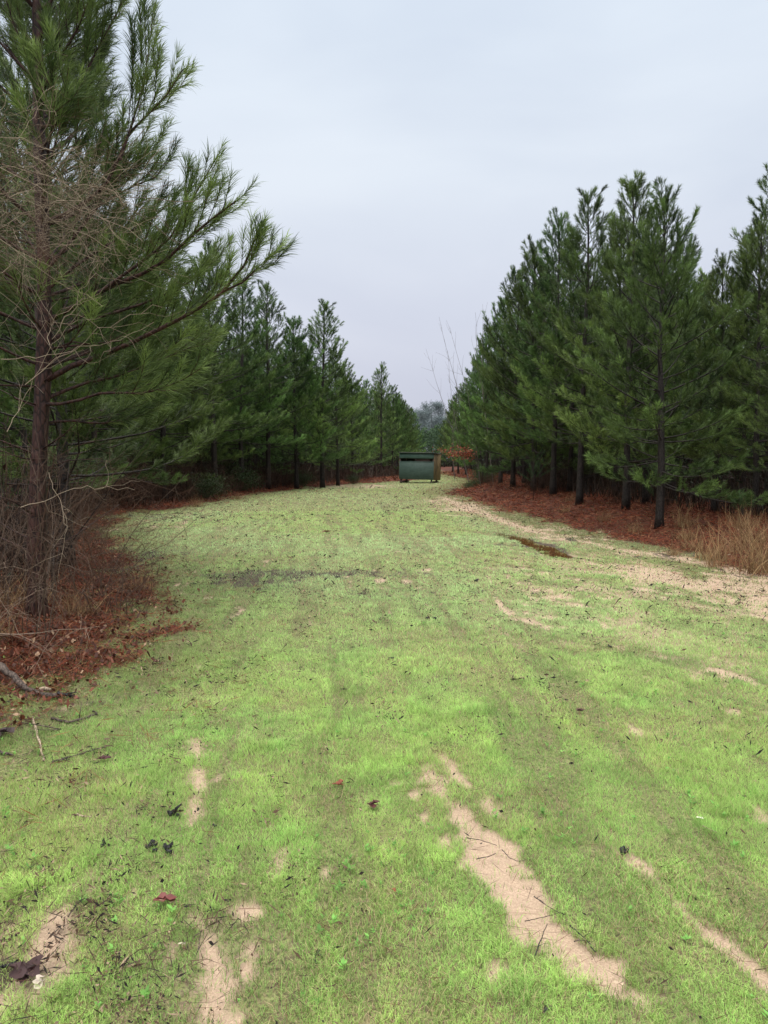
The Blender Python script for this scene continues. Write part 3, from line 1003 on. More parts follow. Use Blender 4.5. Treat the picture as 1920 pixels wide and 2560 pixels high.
edge_right = [
    (2, 5.95, 16.6, 7.3, 'pine with scaly black trunk nearest the sandy track on the right', 1.2),
    (0, 6.45, 20.5, 8.8, 'pine with twin spires on top, second trunk back along the right edge', 0),
    (3, 5.95, 23.4, 9.5, 'pine with knobbly top, third trunk along the right edge', 2),
    (1, 6.15, 28.0, 10.2, 'pine standing behind the puddle with a dark straight trunk', 4),
    (2, 6.2, 32.0, 10.2, 'pine over the grey bare sprouts on the red bank', 1),
    (0, 6.1, 36.5, 10.3, 'pine at the bend of the red bank, sloping shoulder of the row', 5),
    (3, 6.5, 43.0, 10.4, 'pine with dark tips beside the bare grey sapling', 2),
    (1, 6.7, 50.0, 10.2, 'pine of the row beside the far grass lane, behind the russet oak', 3),
    (2, 7.6, 58.0, 10.0, 'pine behind the red leaved oak sapling', 0),
    (0, 8.0, 66.0, 10.0, 'slim far pine at the mouth of the grass lane', 1),
    (1, 8.0, 75.0, 9.6, 'far pine stepping down toward the lane', 2),
    (2, 8.1, 84.0, 9.2, 'small pine almost at the end of the right row', 3),
    (0, 8.4, 94.0, 8.8, 'last pine of the right row next to the hazy tree', 4),
    (3, 10.3, 20.6, 9.1, 'tall dark pine cut by the right border of the picture, its trunk bare and red', 4.4),
    (1, 8.6, 17.8, 7.0, 'short pine between the scaly trunk and the dry tan grass', .7),
    (2, 9.2, 24.5, 8.3, 'pine filling the gap between the twin-spired pine and the border pine', 2.7),
]
for k, x, y, H, lab in edge_left:
    if k == 4: place(OPEN, x, y, H, None, lab, GL, 10.6)
    else: place(PR[k], x, y, H, None, lab, GL, HS[k])
for k, x, y, H, lab, rz in edge_right:
    place(PR[k], x, y, H, rz, lab, GR, HS[k])

# inner rows of the plantation
LI = 'plain pine of the plantation rows standing behind the left edge pines'
RI = 'plain pine of the plantation rows standing behind the right edge pines'
for row in range(5):
    y = 12 + gp.random()
    while y < 110:
        x = float(xr(y)) + 1.6 + 2.3 * (row + 1) + gp.normal() * .3
        cap = min(1.0, (1.6 + (.315 if x < .40 * y else .262) * y) / 11.2)
        if x < .66 * y + 3 and math.hypot(x - 10.3, y - 20.6) > 2.2 and math.hypot(x - 9.2, y - 24.5) > 2:
            pr = PR[gp.integers(0, 4)] if (row < 2 and y < 60) else FAR[gp.integers(0, 2)]
            place(pr, x, y, None, None, RI, 'pine plantation behind the right edge', s=cap * (.82 + .18 * gp.random()))
        y += 2.5 + .03 * y + gp.random()
for row in range(5):
    y = 9 + gp.random() * 2
    while y < 110:
        xe = float(xl(y)); xe = min(xe, -4.6 + max(0, y - 45) * .2)
        x = xe - 1.3 - 2.3 * (row + 1) + gp.normal() * .3
        if x > -(.66 * y + 3) and y > 13:
            pr = PR[gp.integers(0, 4)] if (row < 2 and y < 60) else FAR[gp.integers(0, 2)]
            place(pr, x, y, None, None, LI, 'pine plantation behind the left edge', s=min(.94, (1.6 + (.238 if x > -.30 * y else .5) * y) / 11.2) * (.84 + .16 * gp.random()))
        y += 2.5 + .03 * y + gp.random()
for y in range(100, 150, 9):
    for x in (xl(y) - 3.5, xl(y) - 7, xr(y) + 4):
        place(FAR[gp.integers(0, 2)], float(x) + gp.normal(), y + gp.normal(), None, None, 'small distant pine where the grass lane bends out of sight', 'pines at the far end of the lane', s=.8 + .15 * gp.random())
for p in PR + [OPEN] + FAR:
    if p.name not in used:
        for c in list(p.children): bpy.data.objects.remove(c)
        bpy.data.objects.remove(p)


# tall trees beyond, haze painted into their pale blue-grey colours
def build_hazy():
    g = np.random.default_rng(71)
    for k, (px, topy, Y, r, lab) in enumerate([(1078, 1004, 185, 4.6, 'broad tree painted grey green for haze at the end of the lane'), (1052, 1022, 200, 3.6, 'slightly lower misty tree touching the broad hazy one'), (1108, 1040, 195, 3.6, 'low misty tree tucked behind the tip of the right row')]):
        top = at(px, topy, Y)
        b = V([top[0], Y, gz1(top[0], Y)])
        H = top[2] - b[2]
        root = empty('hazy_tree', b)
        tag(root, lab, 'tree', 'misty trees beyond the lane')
        tm = MB()
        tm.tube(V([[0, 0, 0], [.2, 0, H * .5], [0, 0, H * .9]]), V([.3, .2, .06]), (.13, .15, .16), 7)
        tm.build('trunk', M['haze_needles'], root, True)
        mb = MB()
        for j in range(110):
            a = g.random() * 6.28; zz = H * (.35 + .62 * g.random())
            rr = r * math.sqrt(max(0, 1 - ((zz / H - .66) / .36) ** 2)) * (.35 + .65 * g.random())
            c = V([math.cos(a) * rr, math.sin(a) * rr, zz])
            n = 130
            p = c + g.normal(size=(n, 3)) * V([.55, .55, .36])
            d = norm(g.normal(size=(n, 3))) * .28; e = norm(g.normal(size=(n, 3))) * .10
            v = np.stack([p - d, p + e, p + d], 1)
            cc = V([.20, .25, .255]) * (.7 + .5 * g.random())  # blue-grey foliage colour stands in for haze
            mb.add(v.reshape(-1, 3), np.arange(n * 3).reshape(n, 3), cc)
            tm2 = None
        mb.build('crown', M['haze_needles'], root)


build_hazy()


# ------------------------------------------------------------------ woods too deep to tell apart, and brush
def build_woods():
    g = np.random.default_rng(81)
    for name, sgn, lab in (('woods', 1, 'dark mass of woodland deep behind the right rows'), ('woods', -1, 'dark mass of woodland deep behind the left rows')):
        mb = MB()
        n = 90000
        y = g.random(n) * 175 - 2
        edge = np.where(sgn > 0, xr(y) + 15, np.minimum(xl(y), -4.6 + np.maximum(0, y - 45) * .12) - 15)
        x = edge + sgn * g.random(n) * 5
        z = (g.random(n) ** .9) * 7.5
        p = np.stack([x, y, z], 1)
        d = norm(g.normal(size=(n, 3))) * .32; e = norm(g.normal(size=(n, 3))) * .16
        v = np.stack([p - d, p + e, p + d], 1)
        lowc = np.clip(1 - z / 2.0, 0, 1)[:, None]
        c = V([.012, .028, .012]) * (1 - lowc) + V([.020, .010, .008]) * lowc
        c = c * (.5 + g.random(n))[:, None]
        mb.add(v.reshape(-1, 3), np.arange(n * 3).reshape(n, 3), np.repeat(c, 3, 0))
        tag(mb.build(name, M['needles']), lab, 'woods', None, 'stuff')
    mb = MB(); n = 110000
    x = -45 + 110 * g.random(n); y = 150 + 14 * g.random(n) + .1 * np.abs(x)
    z = g.random(n) ** 1.25 * (6.2 + 2.6 * vn(x * .35, y * 0, 12) + 1.4 * vn(x * 1.1, y * 0, 14))
    p = np.stack([x, y, z], 1)
    d = norm(g.normal(size=(n, 3))) * .36; e = norm(g.normal(size=(n, 3))) * .18
    v = np.stack([p - d, p + e, p + d], 1)
    lowc = np.clip(1 - z / 2.2, 0, 1)[:, None]
    c = (V([.055, .095, .05]) * (1 - lowc) + V([.06, .05, .04]) * lowc) * (.5 + g.random(n))[:, None]  # paler than the side woods, distance haze put into the colour
    mb.add(v.reshape(-1, 3), np.arange(n * 3).reshape(n, 3), np.repeat(c, 3, 0))
    tag(mb.build('woods', M['haze_needles']), 'far low woodland closing the end of the grass lane', 'woods', None, 'stuff')
    # undergrowth: thin dark stems and small leaves under the pines
    for sgn, lab in ((1, 'dark thin undergrowth between the trunks of the right rows'), (-1, 'dark thin undergrowth between the trunks of the left rows')):
        mb = MB(); n = 30000
        y = 8 * (120 / 8) ** g.random(n)
        if sgn > 0: x = xr(y) + 3.6 + g.random(n) ** .8 * 14
        else: x = np.minimum(xl(y), -2.2 + 0 * y + np.maximum(0, y - 52) * .25) - .9 - g.random(n) ** .8 * 14
        h = (.3 + 1.3 * g.random(n)) * (.5 + .8 * vn(x * .8, y * .5, 9)) * (1.3 if sgn < 0 else .75)
        z = gz(x, y)
        p0 = np.stack([x, y, z], 1)
        tip = p0 + np.stack([g.normal(size=n) * .3 * h, g.normal(size=n) * .3 * h, h], 1)
        w = (.004 + .008 * g.random(n)) * (1 + y * .03)
        sd = np.stack([w, 0 * w, 0 * w], 1)
        v = np.stack([p0 - sd, p0 + sd, tip], 1)
        c = np.where(g.random(n)[:, None] < .25, V([.07, .045, .032]), V([.020, .011, .008])) * (.6 + .8 * g.random(n))[:, None]
        mb.add(v.reshape(-1, 3), np.arange(n * 3).reshape(n, 3), np.repeat(c, 3, 0))
        n = 42000
        y = 8 * (120 / 8) ** g.random(n)
        if sgn > 0: x = xr(y) + 4.4 + g.random(n) ** .8 * 13
        else: x = np.minimum(xl(y), -2.2 + np.maximum(0, y - 52) * .25) - 1.2 - g.random(n) ** .8 * 13
        z = gz(x, y) + g.random(n) ** 1.3 * (1.6 if sgn > 0 else 2.1)
        p = np.stack([x, y, z], 1)
        r = (.035 + .04 * g.random(n)) * (1 + y * .02)
        d = norm(g.normal(size=(n, 3))) * r[:, None]; e = norm(g.normal(size=(n, 3))) * r[:, None] * .5
        v = np.stack([p - d, p + e, p + d], 1)
        u = g.random(n)[:, None]
        c = np.where(u < .5, V([.024, .010, .007]), np.where(u < .85, V([.014, .026, .010]), V([.045, .06, .025]))) * (.5 + g.random(n))[:, None]
        mb.add(v.reshape(-1, 3), np.arange(n * 3).reshape(n, 3), np.repeat(c, 3, 0))
        tag(mb.build('undergrowth', M['leaf']), lab, 'undergrowth', None, 'stuff')


build_woods()


def wander(p, d, L, K, g, jit=.25, grav=0.0):
    pts = [V(p, dtype=float)]; d = norm(V(d, dtype=float))
    for i in range(K):
        d = norm(d + g.normal(size=3) * jit + V([0, 0, -grav]))
        pts.append(pts[-1] + d * L / K)
    return V(pts), d


def shrub_mesh(g, h, spread, stems, c1, c2, r=.007, sub=5, grav=.05, twig=.0025, jit=.2):
    mb = MB()
    for s in range(stems):
        a = g.random() * 6.28; lean = spread * g.random()
        b = V([math.cos(a), math.sin(a), 0]) * .25 * g.random()
        L = h * (.6 + .5 * g.random())
        k = g.random(); c = V(c1) * k + V(c2) * (1 - k)
        P, d = wander(b - V([0, 0, .05]), (math.cos(a) * lean, math.sin(a) * lean, 1), L, 8, g, jit, grav)
        rr = r * (.6 + .6 * g.random())
        mb.tube(P, np.linspace(rr, rr * .3, 9), c, 4, 0, cap=False)
        for j in range(sub):
            i = g.integers(2, 8)
            dd = norm(P[i] - P[i - 1] + g.normal(size=3) * .6)
            l2 = L * (.2 + .35 * g.random())
            Q, _ = wander(P[i], dd, l2, 5, g, jit * 1.3, grav)
            mb.tube(Q, np.linspace(rr * .45, twig * .6, 6), c * (.9 + .2 * g.random()), 3, 0, cap=False)
            for m in range(2):
                ii = g.integers(1, 5)
                Q2, _ = wander(Q[ii], norm(Q[ii] - Q[ii - 1] + g.normal(size=3) * .7), l2 * .45, 3, g, jit * 1.3, grav)
                mb.tube(Q2, np.linspace(twig, twig * .5, 4), c, 3, 0, cap=False)
    return mb


def thing_from(mb, name, mat, loc, rz, label, cat, group, s=1):
    o = mb.build(name, mat)
    o.location = loc; o.rotation_euler = (0, 0, rz); o.scale = (s,) * 3
    tag(o, label, cat, group)
    return o


def cp(o, loc, rz, s, label, group=None):
    c = o.copy(); col.objects.link(c)
    c.location = loc; c.rotation_euler = (0, 0, rz); c.scale = (s,) * 3
    c['label'] = label
    if group: c['group'] = group
    return c


def build_brush():
    g = np.random.default_rng(91)
    # near tangle round the red trunked pine
    pale = (.28, .22, .165); brown = (.065, .034, .020); grey = (.12, .088, .066)
    GS = 'bare shrubs around the foot of the tall left pine'
    specs = [
        ((-3.05, 6.6), 1.9, 1.1, 16, grey, brown, 'bare brown shrub with arching twigs in front of the red pine trunk'),
        ((-3.9, 7.2), 2.4, .9, 16, grey, brown, 'tall bare shrub left of the red pine trunk with grey stems'),
        ((-3.4, 5.9), 1.3, 1.2, 14, brown, pale, 'low bare shrub nearest the fallen branch'),
        ((-3.25, 8.6), 1.8, .8, 14, brown, grey, 'bare shrub right behind the red pine trunk at the straw edge'),
        ((-4.4, 8.8), 2.3, .8, 16, brown, grey, 'bare shrub between the two nearest left trunks'),
        ((-3.75, 10.2), 1.5, .9, 12, (.16, .09, .055), brown, 'reddish bare shrub beside the second left trunk'),
        ((-5.3, 10.4), 2.2, .8, 16, brown, grey, 'bare shrub deep in the shade left of the second trunk'),
        ((-6.1, 14.6), 1.8, .8, 16, (.11, .07, .045), brown, 'bare brown shrub at the inner bend of the straw edge'),
        ((-7.0, 17.0), 2.0, .8, 16, (.11, .07, .045), brown, 'taller bare brown shrub where the left brush bank begins'),
        ((-2.85, 8.0), 1.0, 1.0, 12, grey, brown, 'small bare shrub right of the red pine trunk'),
        ((-5.2, 12.6), 2.0, .8, 14, brown, grey, 'bare shrub behind the second left trunk where the straw widens'),
    ]
    for (x, y), h, sp, st, c1, c2, lab in specs:
        mb = shrub_mesh(g, h, sp, st, c1, c2, .0055, 7, .05, .0018)
        thing_from(mb, 'bare_shrub', M['twig'], (x, y, gz1(x, y)), 0, lab, 'shrub', GS)
    # vine tangle hanging in the pine
    mb = MB()
    for k in range(210):
        px, py = -60 + 360 * g.random(), 300 + 330 * g.random() ** .9
        Y = 5.9 + 1.1 * g.random()
        if px > 180: py = 420 + 120 * g.random()
        p = at(px, py, Y)
        L = .5 + 1.2 * g.random()
        d = V([.8 + .6 * g.random(), g.normal() * .4, .15 + .5 * g.normal()]) * (1 if g.random() < .75 else -1)
        P, _ = wander(p - norm(d) * L * .5, d, L, 10, g, .20, .05)
        c = V(pale) if g.random() < .42 else (V(grey) if g.random() < .6 else V(brown))
        rr = .0013 + .0022 * g.random() ** 3
        mb.tube(P, np.linspace(rr, rr * .5, 11), c, 3, 0, cap=False)
        for j in range(4):
            i = g.integers(2, 10)
            Q, _ = wander(P[i], P[i] - P[i - 1] + g.normal(size=3) * .08, .15 + .4 * g.random(), 5, g, .45, .06)
            mb.tube(Q, np.linspace(rr * .6, .0010, 6), c, 3, 0, cap=False)
    for path in ([(85, 640), (95, 615), (140, 608), (200, 614), (260, 630), (320, 640), (345, 655)], [(20, 500), (90, 470), (200, 460), (290, 478), (330, 560), (345, 620)], [(120, 860), (125, 820), (150, 790), (190, 760), (250, 740)], [(0, 690), (40, 650), (75, 580), (110, 480)],
                 [(0, 905), (100, 890), (200, 870), (300, 850), (385, 800)], [(130, 850), (230, 690), (260, 650)], [(60, 960), (170, 880), (260, 820), (400, 760)], [(20, 1080), (60, 1000), (120, 880), (200, 780)], [(60, 1270), (130, 1240), (220, 1215), (330, 1218)], [(120, 1180), (150, 1260), (165, 1320), (160, 1400)]):
        W = V([at(px, py, 6.3 + .1 * g.normal()) for px, py in path])
        W, L = resample(W, 16)
        W += g.normal(size=W.shape) * .012
        mb.tube(W, np.linspace(.0030, .0013, 16), pale, 4, 0, cap=False)
        for j in range(6):
            i = g.integers(3, 15)
            Q, _ = wander(W[i], W[i] - W[i - 1] + g.normal(size=3) * .06, .2 + .3 * g.random(), 5, g, .35, 0)
            mb.tube(Q, np.linspace(.0018, .0009, 6), pale, 3, 0, cap=False)
    tag(mb.build('vine_tangle', M['twig']), 'tangle of bare grey vines hanging across the tall left pine', 'vines')
    # brush bank along the left edge (copies of four kinds)
    kinds = [shrub_mesh(np.random.default_rng(300 + i), 1.5 + .35 * i, .9, 22, (.085, .046, .030), (.028, .014, .009), .006, 7, .05, .004, .22) for i in range(4)]
    protos = [None] * 4
    GB = 'bare brush bank along the left wood edge'
    y = 18.5; i = 0
    while y < 52:
        for lane in range(2):
            x = float(xl(y)) - .7 - lane * 1.3 - .5 * g.random()
            k = g.integers(0, 4); yy = y + g.random()
            s = (.75 + .3 * g.random()) * (1 if y < 34 else .75)
            lab = 'dense bare brown brush at the left edge of the grass' if lane == 0 else 'bare brown brush in the second line of the left bank'
            if protos[k] is None:
                protos[k] = thing_from(kinds[k], 'brush_shrub', M['twig'], (x, yy, gz1(x, yy)), 0, lab, 'shrub', GB, s)
            else:
                cp(protos[k], (x, yy, gz1(x, yy)), g.random() * 6.28, s, lab, GB)
        y += .95 + .02 * y
    for (x, yy, s, lab) in [(5.9, 29.5, .9, 'bare grey sprouts on the red bank between the trunks'), (7.0, 30.6, .9, 'bare grey sprouts deeper on the red bank'), (6.7, 22.0, .6, 'small bare shrub between the second and third right trunks'), (5.6, 40.0, .7, 'bare brush at the end of the red bank'), (6.0, 46.0, .7, 'bare brush below the russet oak'), (6.6, 18.6, .5, 'thin bare sprout behind the scaly right trunk'),
                            (-1.4, 56, .6, 'far bare brush left of the blind'), (-2.6, 54, .7, 'far bare brush below the small bushy pine'), (-.2, 60, .7, 'bare brush at the foot of the lone slim pine'), (.9, 60.5, .7, 'bare brush just behind the blind')]:
        cp(protos[g.integers(0, 4)], (x, yy, gz1(x, yy)), g.random() * 6.28, s, lab, 'separate bare shrubs further along')
    # dark evergreen bushes
    def bush(r, h, n, c, s):
        gg = np.random.default_rng(s); mb = MB()
        for j in range(10):
            P, _ = wander((0, 0, -.05), (gg.normal() * .5, gg.normal() * .5, 1), h * .9, 5, gg, .2)
            mb.tube(P, np.linspace(.012, .004, 6), (.05, .035, .028), 3, 0, cap=False)
        p = gg.normal(size=(n, 3)) * V([r * .5, r * .5, h * .26]) + V([0, 0, h * .55])
        p[:, 2] = np.abs(p[:, 2]) + .03
        d = norm(gg.normal(size=(n, 3))) * .05; e = norm(gg.normal(size=(n, 3))) * .028
        v = np.stack([p - d, p + e, p + d, p - e], 1)
        cc = V(c) * (.5 + gg.random(n))[:, None]
        f = np.arange(n)[:, None] * 4
        mb.add(v.reshape(-1, 3), np.concatenate([f + V([[0, 1, 2]]), f + V([[0, 2, 3]])]), np.repeat(cc, 4, 0))
        return mb
    b1 = thing_from(bush(1.0, 1.3, 2600, (.030, .055, .016), 5), 'evergreen_bush', M['leaf'], (-7.0, 30.5, .05), 0, 'grey green leafy bush among the left trunks', 'bush', 'leafy bushes', .7)
    for x, y, s, lab in [(-6.9, 37.5, .8, 'green leafy bush beside the black left trunk'), (-4.8, 45.5, .7, 'leafy bush at the foot of the pointed pine'), (-2.0, 50.5, .45, 'tiny green bush by the pale end of the grass'), (7.2, 54.5, .9, 'grey green bush behind the blind on the lane bank'), (6.4, 49.0, .7, 'dark green bush under the russet oak leaves'), (9.3, 16.8, .6, 'small green bush in the dark under the border pine'), (5.2, 44.0, .32, 'little dark heap of brush at the tip of the red bank'), (4.6, 42.0, .28, 'lowest dark heap at the very tip of the red bank')]:
        cp(b1, (x, y, gz1(x, y)), g.random() * 6, s, lab)


build_brush()


def build_dry_grass():
    g = np.random.default_rng(95)

    def clump(seed, n, h):
        gg = np.random.default_rng(seed); mb = MB()
        for i in range(n):
            a = gg.random() * 6.28; le = .15 + .9 * gg.random(); L = h * (.4 + .9 * gg.random() ** 1.5)
            b = gg.normal(size=3) * V([.13, .13, 0])
            P, _ = wander(b, (math.cos(a) * le, math.sin(a) * le, 1), L, 4, gg, .26, .20 * gg.random())
            w = .0018 + .003 * gg.random()
            sd = V([-math.sin(a), math.cos(a), .1]) * w
            W = V([1, .9, .7, .4, .05])[:, None]
            v = np.concatenate([P - sd * W, P + sd * W])
            t = []
            for k in range(4):
                t += [[k, k + 5, k + 6], [k, k + 6, k + 1]]
            c = V([.40, .27, .14]) * (.3 + .8 * gg.random())
            if gg.random() < .25: c = V([.13, .06, .035])
            mb.add(v, t, c)
        return mb
    ks = [thing_from(clump(500 + i, 190, .42 + .10 * i), 'dry_grass_clump', M['dryblade'], (0, 0, 0), 0, '', 'dry grass', 'dry grass clumps at the right border') for i in range(3)]
    spots = [(5.35, 10.9, 1.5, 'big tan dry grass clump at the right border of the picture'), (5.85, 11.6, 1.6, 'tall tan clump just behind the big border clump'), (5.3, 12.3, 1.1, 'dry grass clump leaning over the sandy track'), (6.1, 12.9, 1.4, 'dry clump behind the leaning one, touching dark straw'),
             (5.5, 13.6, .9, 'low dry clump with pale blades at the sand edge'), (6.6, 13.7, 1.2, 'dry clump in the shade of the short pine'), (5.9, 14.9, .9, 'dry clump between the sand edge and the scaly trunk'), (5.35, 16.4, .75, 'dry tuft left of the scaly black trunk'),
             (6.35, 16.2, .9, 'dry tuft right of the scaly black trunk'), (7.1, 15.2, 1.1, 'dry clump in the dark behind the low tufts'), (5.45, 19.0, .7, 'dry tuft before the second right trunk'), (6.0, 24.8, .7, 'dry tuft between the third and fourth right trunks'),
             (5.2, 22.0, .6, 'small dry tuft on the open red straw'), (6.9, 11.9, 1.6, 'dry clump running out of the picture on the right'), (4.95, 11.5, .6, 'small flattened tuft on the edge of the grey track'), (4.9, 12.9, .5, 'smallest flattened tuft on the track edge'),
             (-3.1, 7.7, .8, 'dry brown tuft at the foot of the tall left pine'), (-3.35, 6.4, .7, 'brown dry tuft below the arching twigs'), (-3.0, 9.3, .8, 'dry brown tuft behind the tall pine at the straw edge'), (-3.9, 8.0, .9, 'dry tuft left behind the tall pine trunk'), (-6.4, 26.2, .8, 'dry tuft along the far left brush'), (-5.9, 31, .8, 'dry tuft by the leafy bush on the left')]
    for i, (x, y, s, lab) in enumerate(spots):
        if i < 3:
            o = ks[i]; o.location = (x, y, gz1(x, y)); o.scale = (s,) * 3; o['label'] = lab
        else:
            cp(ks[i % 3], (x, y, gz1(x, y)), g.random() * 6, s, lab)


build_dry_grass()


def build_saplings():
    # oak with russet leaves near the blind
    g = np.random.default_rng(97)
    b = V([6.0, 47.5, 0]); b[2] = gz1(b[0], b[1])
    root = empty('oak_sapling', b)
    tag(root, 'oak sapling with russet dead leaves reaching toward the green blind', 'oak sapling')
    tm, mb = MB(), MB()
    P = V([[0, 0, -.1], [.1, 0, .8], [0, 0, 1.5], [-.1, 0, 2.4]])
    tm.tube(P, V([.05, .04, .03, .02]), (1, 1, 1), 6)
    tm2 = MB()
    for k in range(11):
        px, py = 1096 + 90 * g.random(), 1122 + 12 * g.normal()
        if k < 5: px = 1090 + 12 * k; py = 1124 + 3 * k
        e = at(px, py, 47 + g.normal() * .4) - b
        p0 = V([0, 0, 1.3 + .5 * g.random()])
        mid = (p0 + e) / 2 + V([0, 0, .12])
        tm.tube(V([p0, mid, e]), V([.015, .010, .005]), (1, 1, 1), 4)
        n = 44
        u = .45 + .6 * g.random(n)
        p = p0 + (e - p0) * u[:, None] + g.normal(size=(n, 3)) * V([.14, .14, .12])
        d = norm(g.normal(size=(n, 3)) + V([0, 0, -.8])) * .06; s = norm(g.normal(size=(n, 3))) * .04
        v = np.stack([p - d, p + s, p + d, p - s], 1)
        c = V([.30, .09, .045]) * (.45 + .85 * g.random(n))[:, None]
        f = np.arange(n)[:, None] * 4
        mb.add(v.reshape(-1, 3), np.concatenate([f + V([[0, 1, 2]]), f + V([[0, 2, 3]])]), np.repeat(c, 4, 0))
    tm.build('trunk', M['bark'], root, True)
    mb.build('crown', M['leaf'], root)
    # bare grey saplings rising against the sky beside the right row
    for k, (px, Y, top, lab) in enumerate([(1165, 44, 735, 'tallest bare grey sapling against the sky beside the right row'), (1140, 50, 860, 'bare thin sapling lower down the slope of the right row'), (1195, 41, 720, 'bare sapling half hidden in the right row pines'), (1110, 60, 905, 'shortest bare sapling near the end of the right row')]):
        e = at(px, top, Y); x = e[0] + .9
        bz = gz1(x, Y)
        root = empty('bare_sapling', (x, Y, bz)); tag(root, lab, 'bare tree', 'bare saplings by the right row')
        mb = MB()
        H = e[2] - bz
        for s in range(2):
            L = H * (.85 + .2 * g.random())
            P, _ = wander((0, 0, 0), (-.06 - .08 * g.random(), g.normal() * .1, 1), L, 12, g, .05, 0)
            mb.tube(P, np.linspace(.018, .004, 13), (.13, .11, .10), 4, 0, cap=False)
            for j in range(9):
                i = g.integers(5, 12)
                Q, _ = wander(P[i], P[i] - P[i - 1] + g.normal(size=3) * .3, .5 + .9 * g.random(), 5, g, .12, -.05)
                mb.tube(Q, np.linspace(.007, .003, 6), (.13, .11, .10), 3, 0, cap=False)
        mb.build('trunk', M['twig'], root)
    # tiny pine seedlings at the right
    for k, (x, y, h, lab) in enumerate([(7.35, 15.9, .55, 'tiny green pine seedling in the red straw behind the dry grass'), (8.0, 14.3, .7, 'tiny pine seedling nearer the right border'), (6.9, 19.5, .9, 'small pine seedling between the second trunk and the scaly one'), (5.3, 27.3, 1.5, 'low young pine bough before the puddle side trunks')]):
        root = empty('pine_seedling', (x, y, gz1(x, y))); tag(root, lab, 'seedling', 'pine seedlings on the right bank')
        tm = MB(); tm.tube(V([[0, 0, -.05], [.02, 0, h * .5], [0, 0, h]]), V([.012, .009, .004]), (1, 1, 1), 5); tm.build('trunk', M['bark'], root)
        mb, sh = MB(), []
        for j in range(int(10 + h * 8)):
            a = g.random() * 6.28; z = h * (.35 + .6 * g.random()); l = h * .45 * g.random() + .12
            d = norm(V([math.cos(a), math.sin(a), .5 + g.random()]))
            mb.tube(V([[0, 0, z], V([0, 0, z]) + d * l]), V([.004, .002]), TW, 3, 1, cap=False)
            sh.append([*(V([0, 0, z]) + d * l * .2), *d, l, .8])
        needles(mb, sh, 170, .13, .005, .1, g, ((.02, .05, .02), (.07, .15, .045)))
        mb.build('crown', [M['needles'], M['bark']], root)


build_saplings()


# ------------------------------------------------------------------ the hunting blind
def box_mb(mb, a, b, c=(1, 1, 1), bev=.006):
    x0, y0, z0 = a; x1, y1, z1 = b
    e = min(bev, (x1 - x0) * .3, (y1 - y0) * .3, (z1 - z0) * .3)
    vs = []
    for sx, x in ((1, x0), (-1, x1)):
        for sy, y in ((1, y0), (-1, y1)):
            for sz, z in ((1, z0), (-1, z1)):
                vs += [(x + sx * e, y + sy * e, z), (x + sx * e, y, z + sz * e), (x, y + sy * e, z + sz * e)]
    import bmesh
    bm = bmesh.new()
    for v in vs: bm.verts.new(v)
    r = bmesh.ops.convex_hull(bm, input=bm.verts)
    bmesh.ops.triangulate(bm, faces=bm.faces)
    bm.verts.ensure_lookup_table(); bm.verts.index_update()
    mb.add([v.co[:] for v in bm.verts], [[v.index for v in f.verts] for f in bm.faces], c)
    bm.free()


def panel_material(name, c1, c2, worn, streak=6, amount=.62, rough=.6):
    m, nt, out = new_mat(name)
    tc = nt.nodes.new('ShaderNodeTexCoord').outputs['Object']
    mp = N(nt, 'ShaderNodeMapping'); mp.inputs['Scale'].default_value = (1, 1, streak) if name.startswith('green') else (streak, streak, .6)
    nt.links.new(tc, mp.inputs[0])
    n1 = noise(nt, 2.2, 6, mp.outputs[0], .65); n2 = noise(nt, 3, 5); n3 = noise(nt, 9, 5, mp.outputs[0], .7)
    c = mixc(nt, ramp(nt, n2, [(.3, 0), (.7, 1)]), c1, c2)
    c = mixc(nt, ramp(nt, n3, [(amount, 0), (amount + .08, 1)]), c, worn)
    c = mixc(nt, ramp(nt, n1, [(.35, .55), (.5, 0)]), c, tuple(x * .45 for x in c1))
    p = N(nt, 'ShaderNodeBsdfPrincipled', i_Roughness=rough)
    nt.links.new(c, p.inputs['Base Color'])
    nt.links.new(bump(nt, n3, .4, .01), p.inputs['Normal'])
    nt.links.new(p.outputs[0], out.inputs[0])
    return m


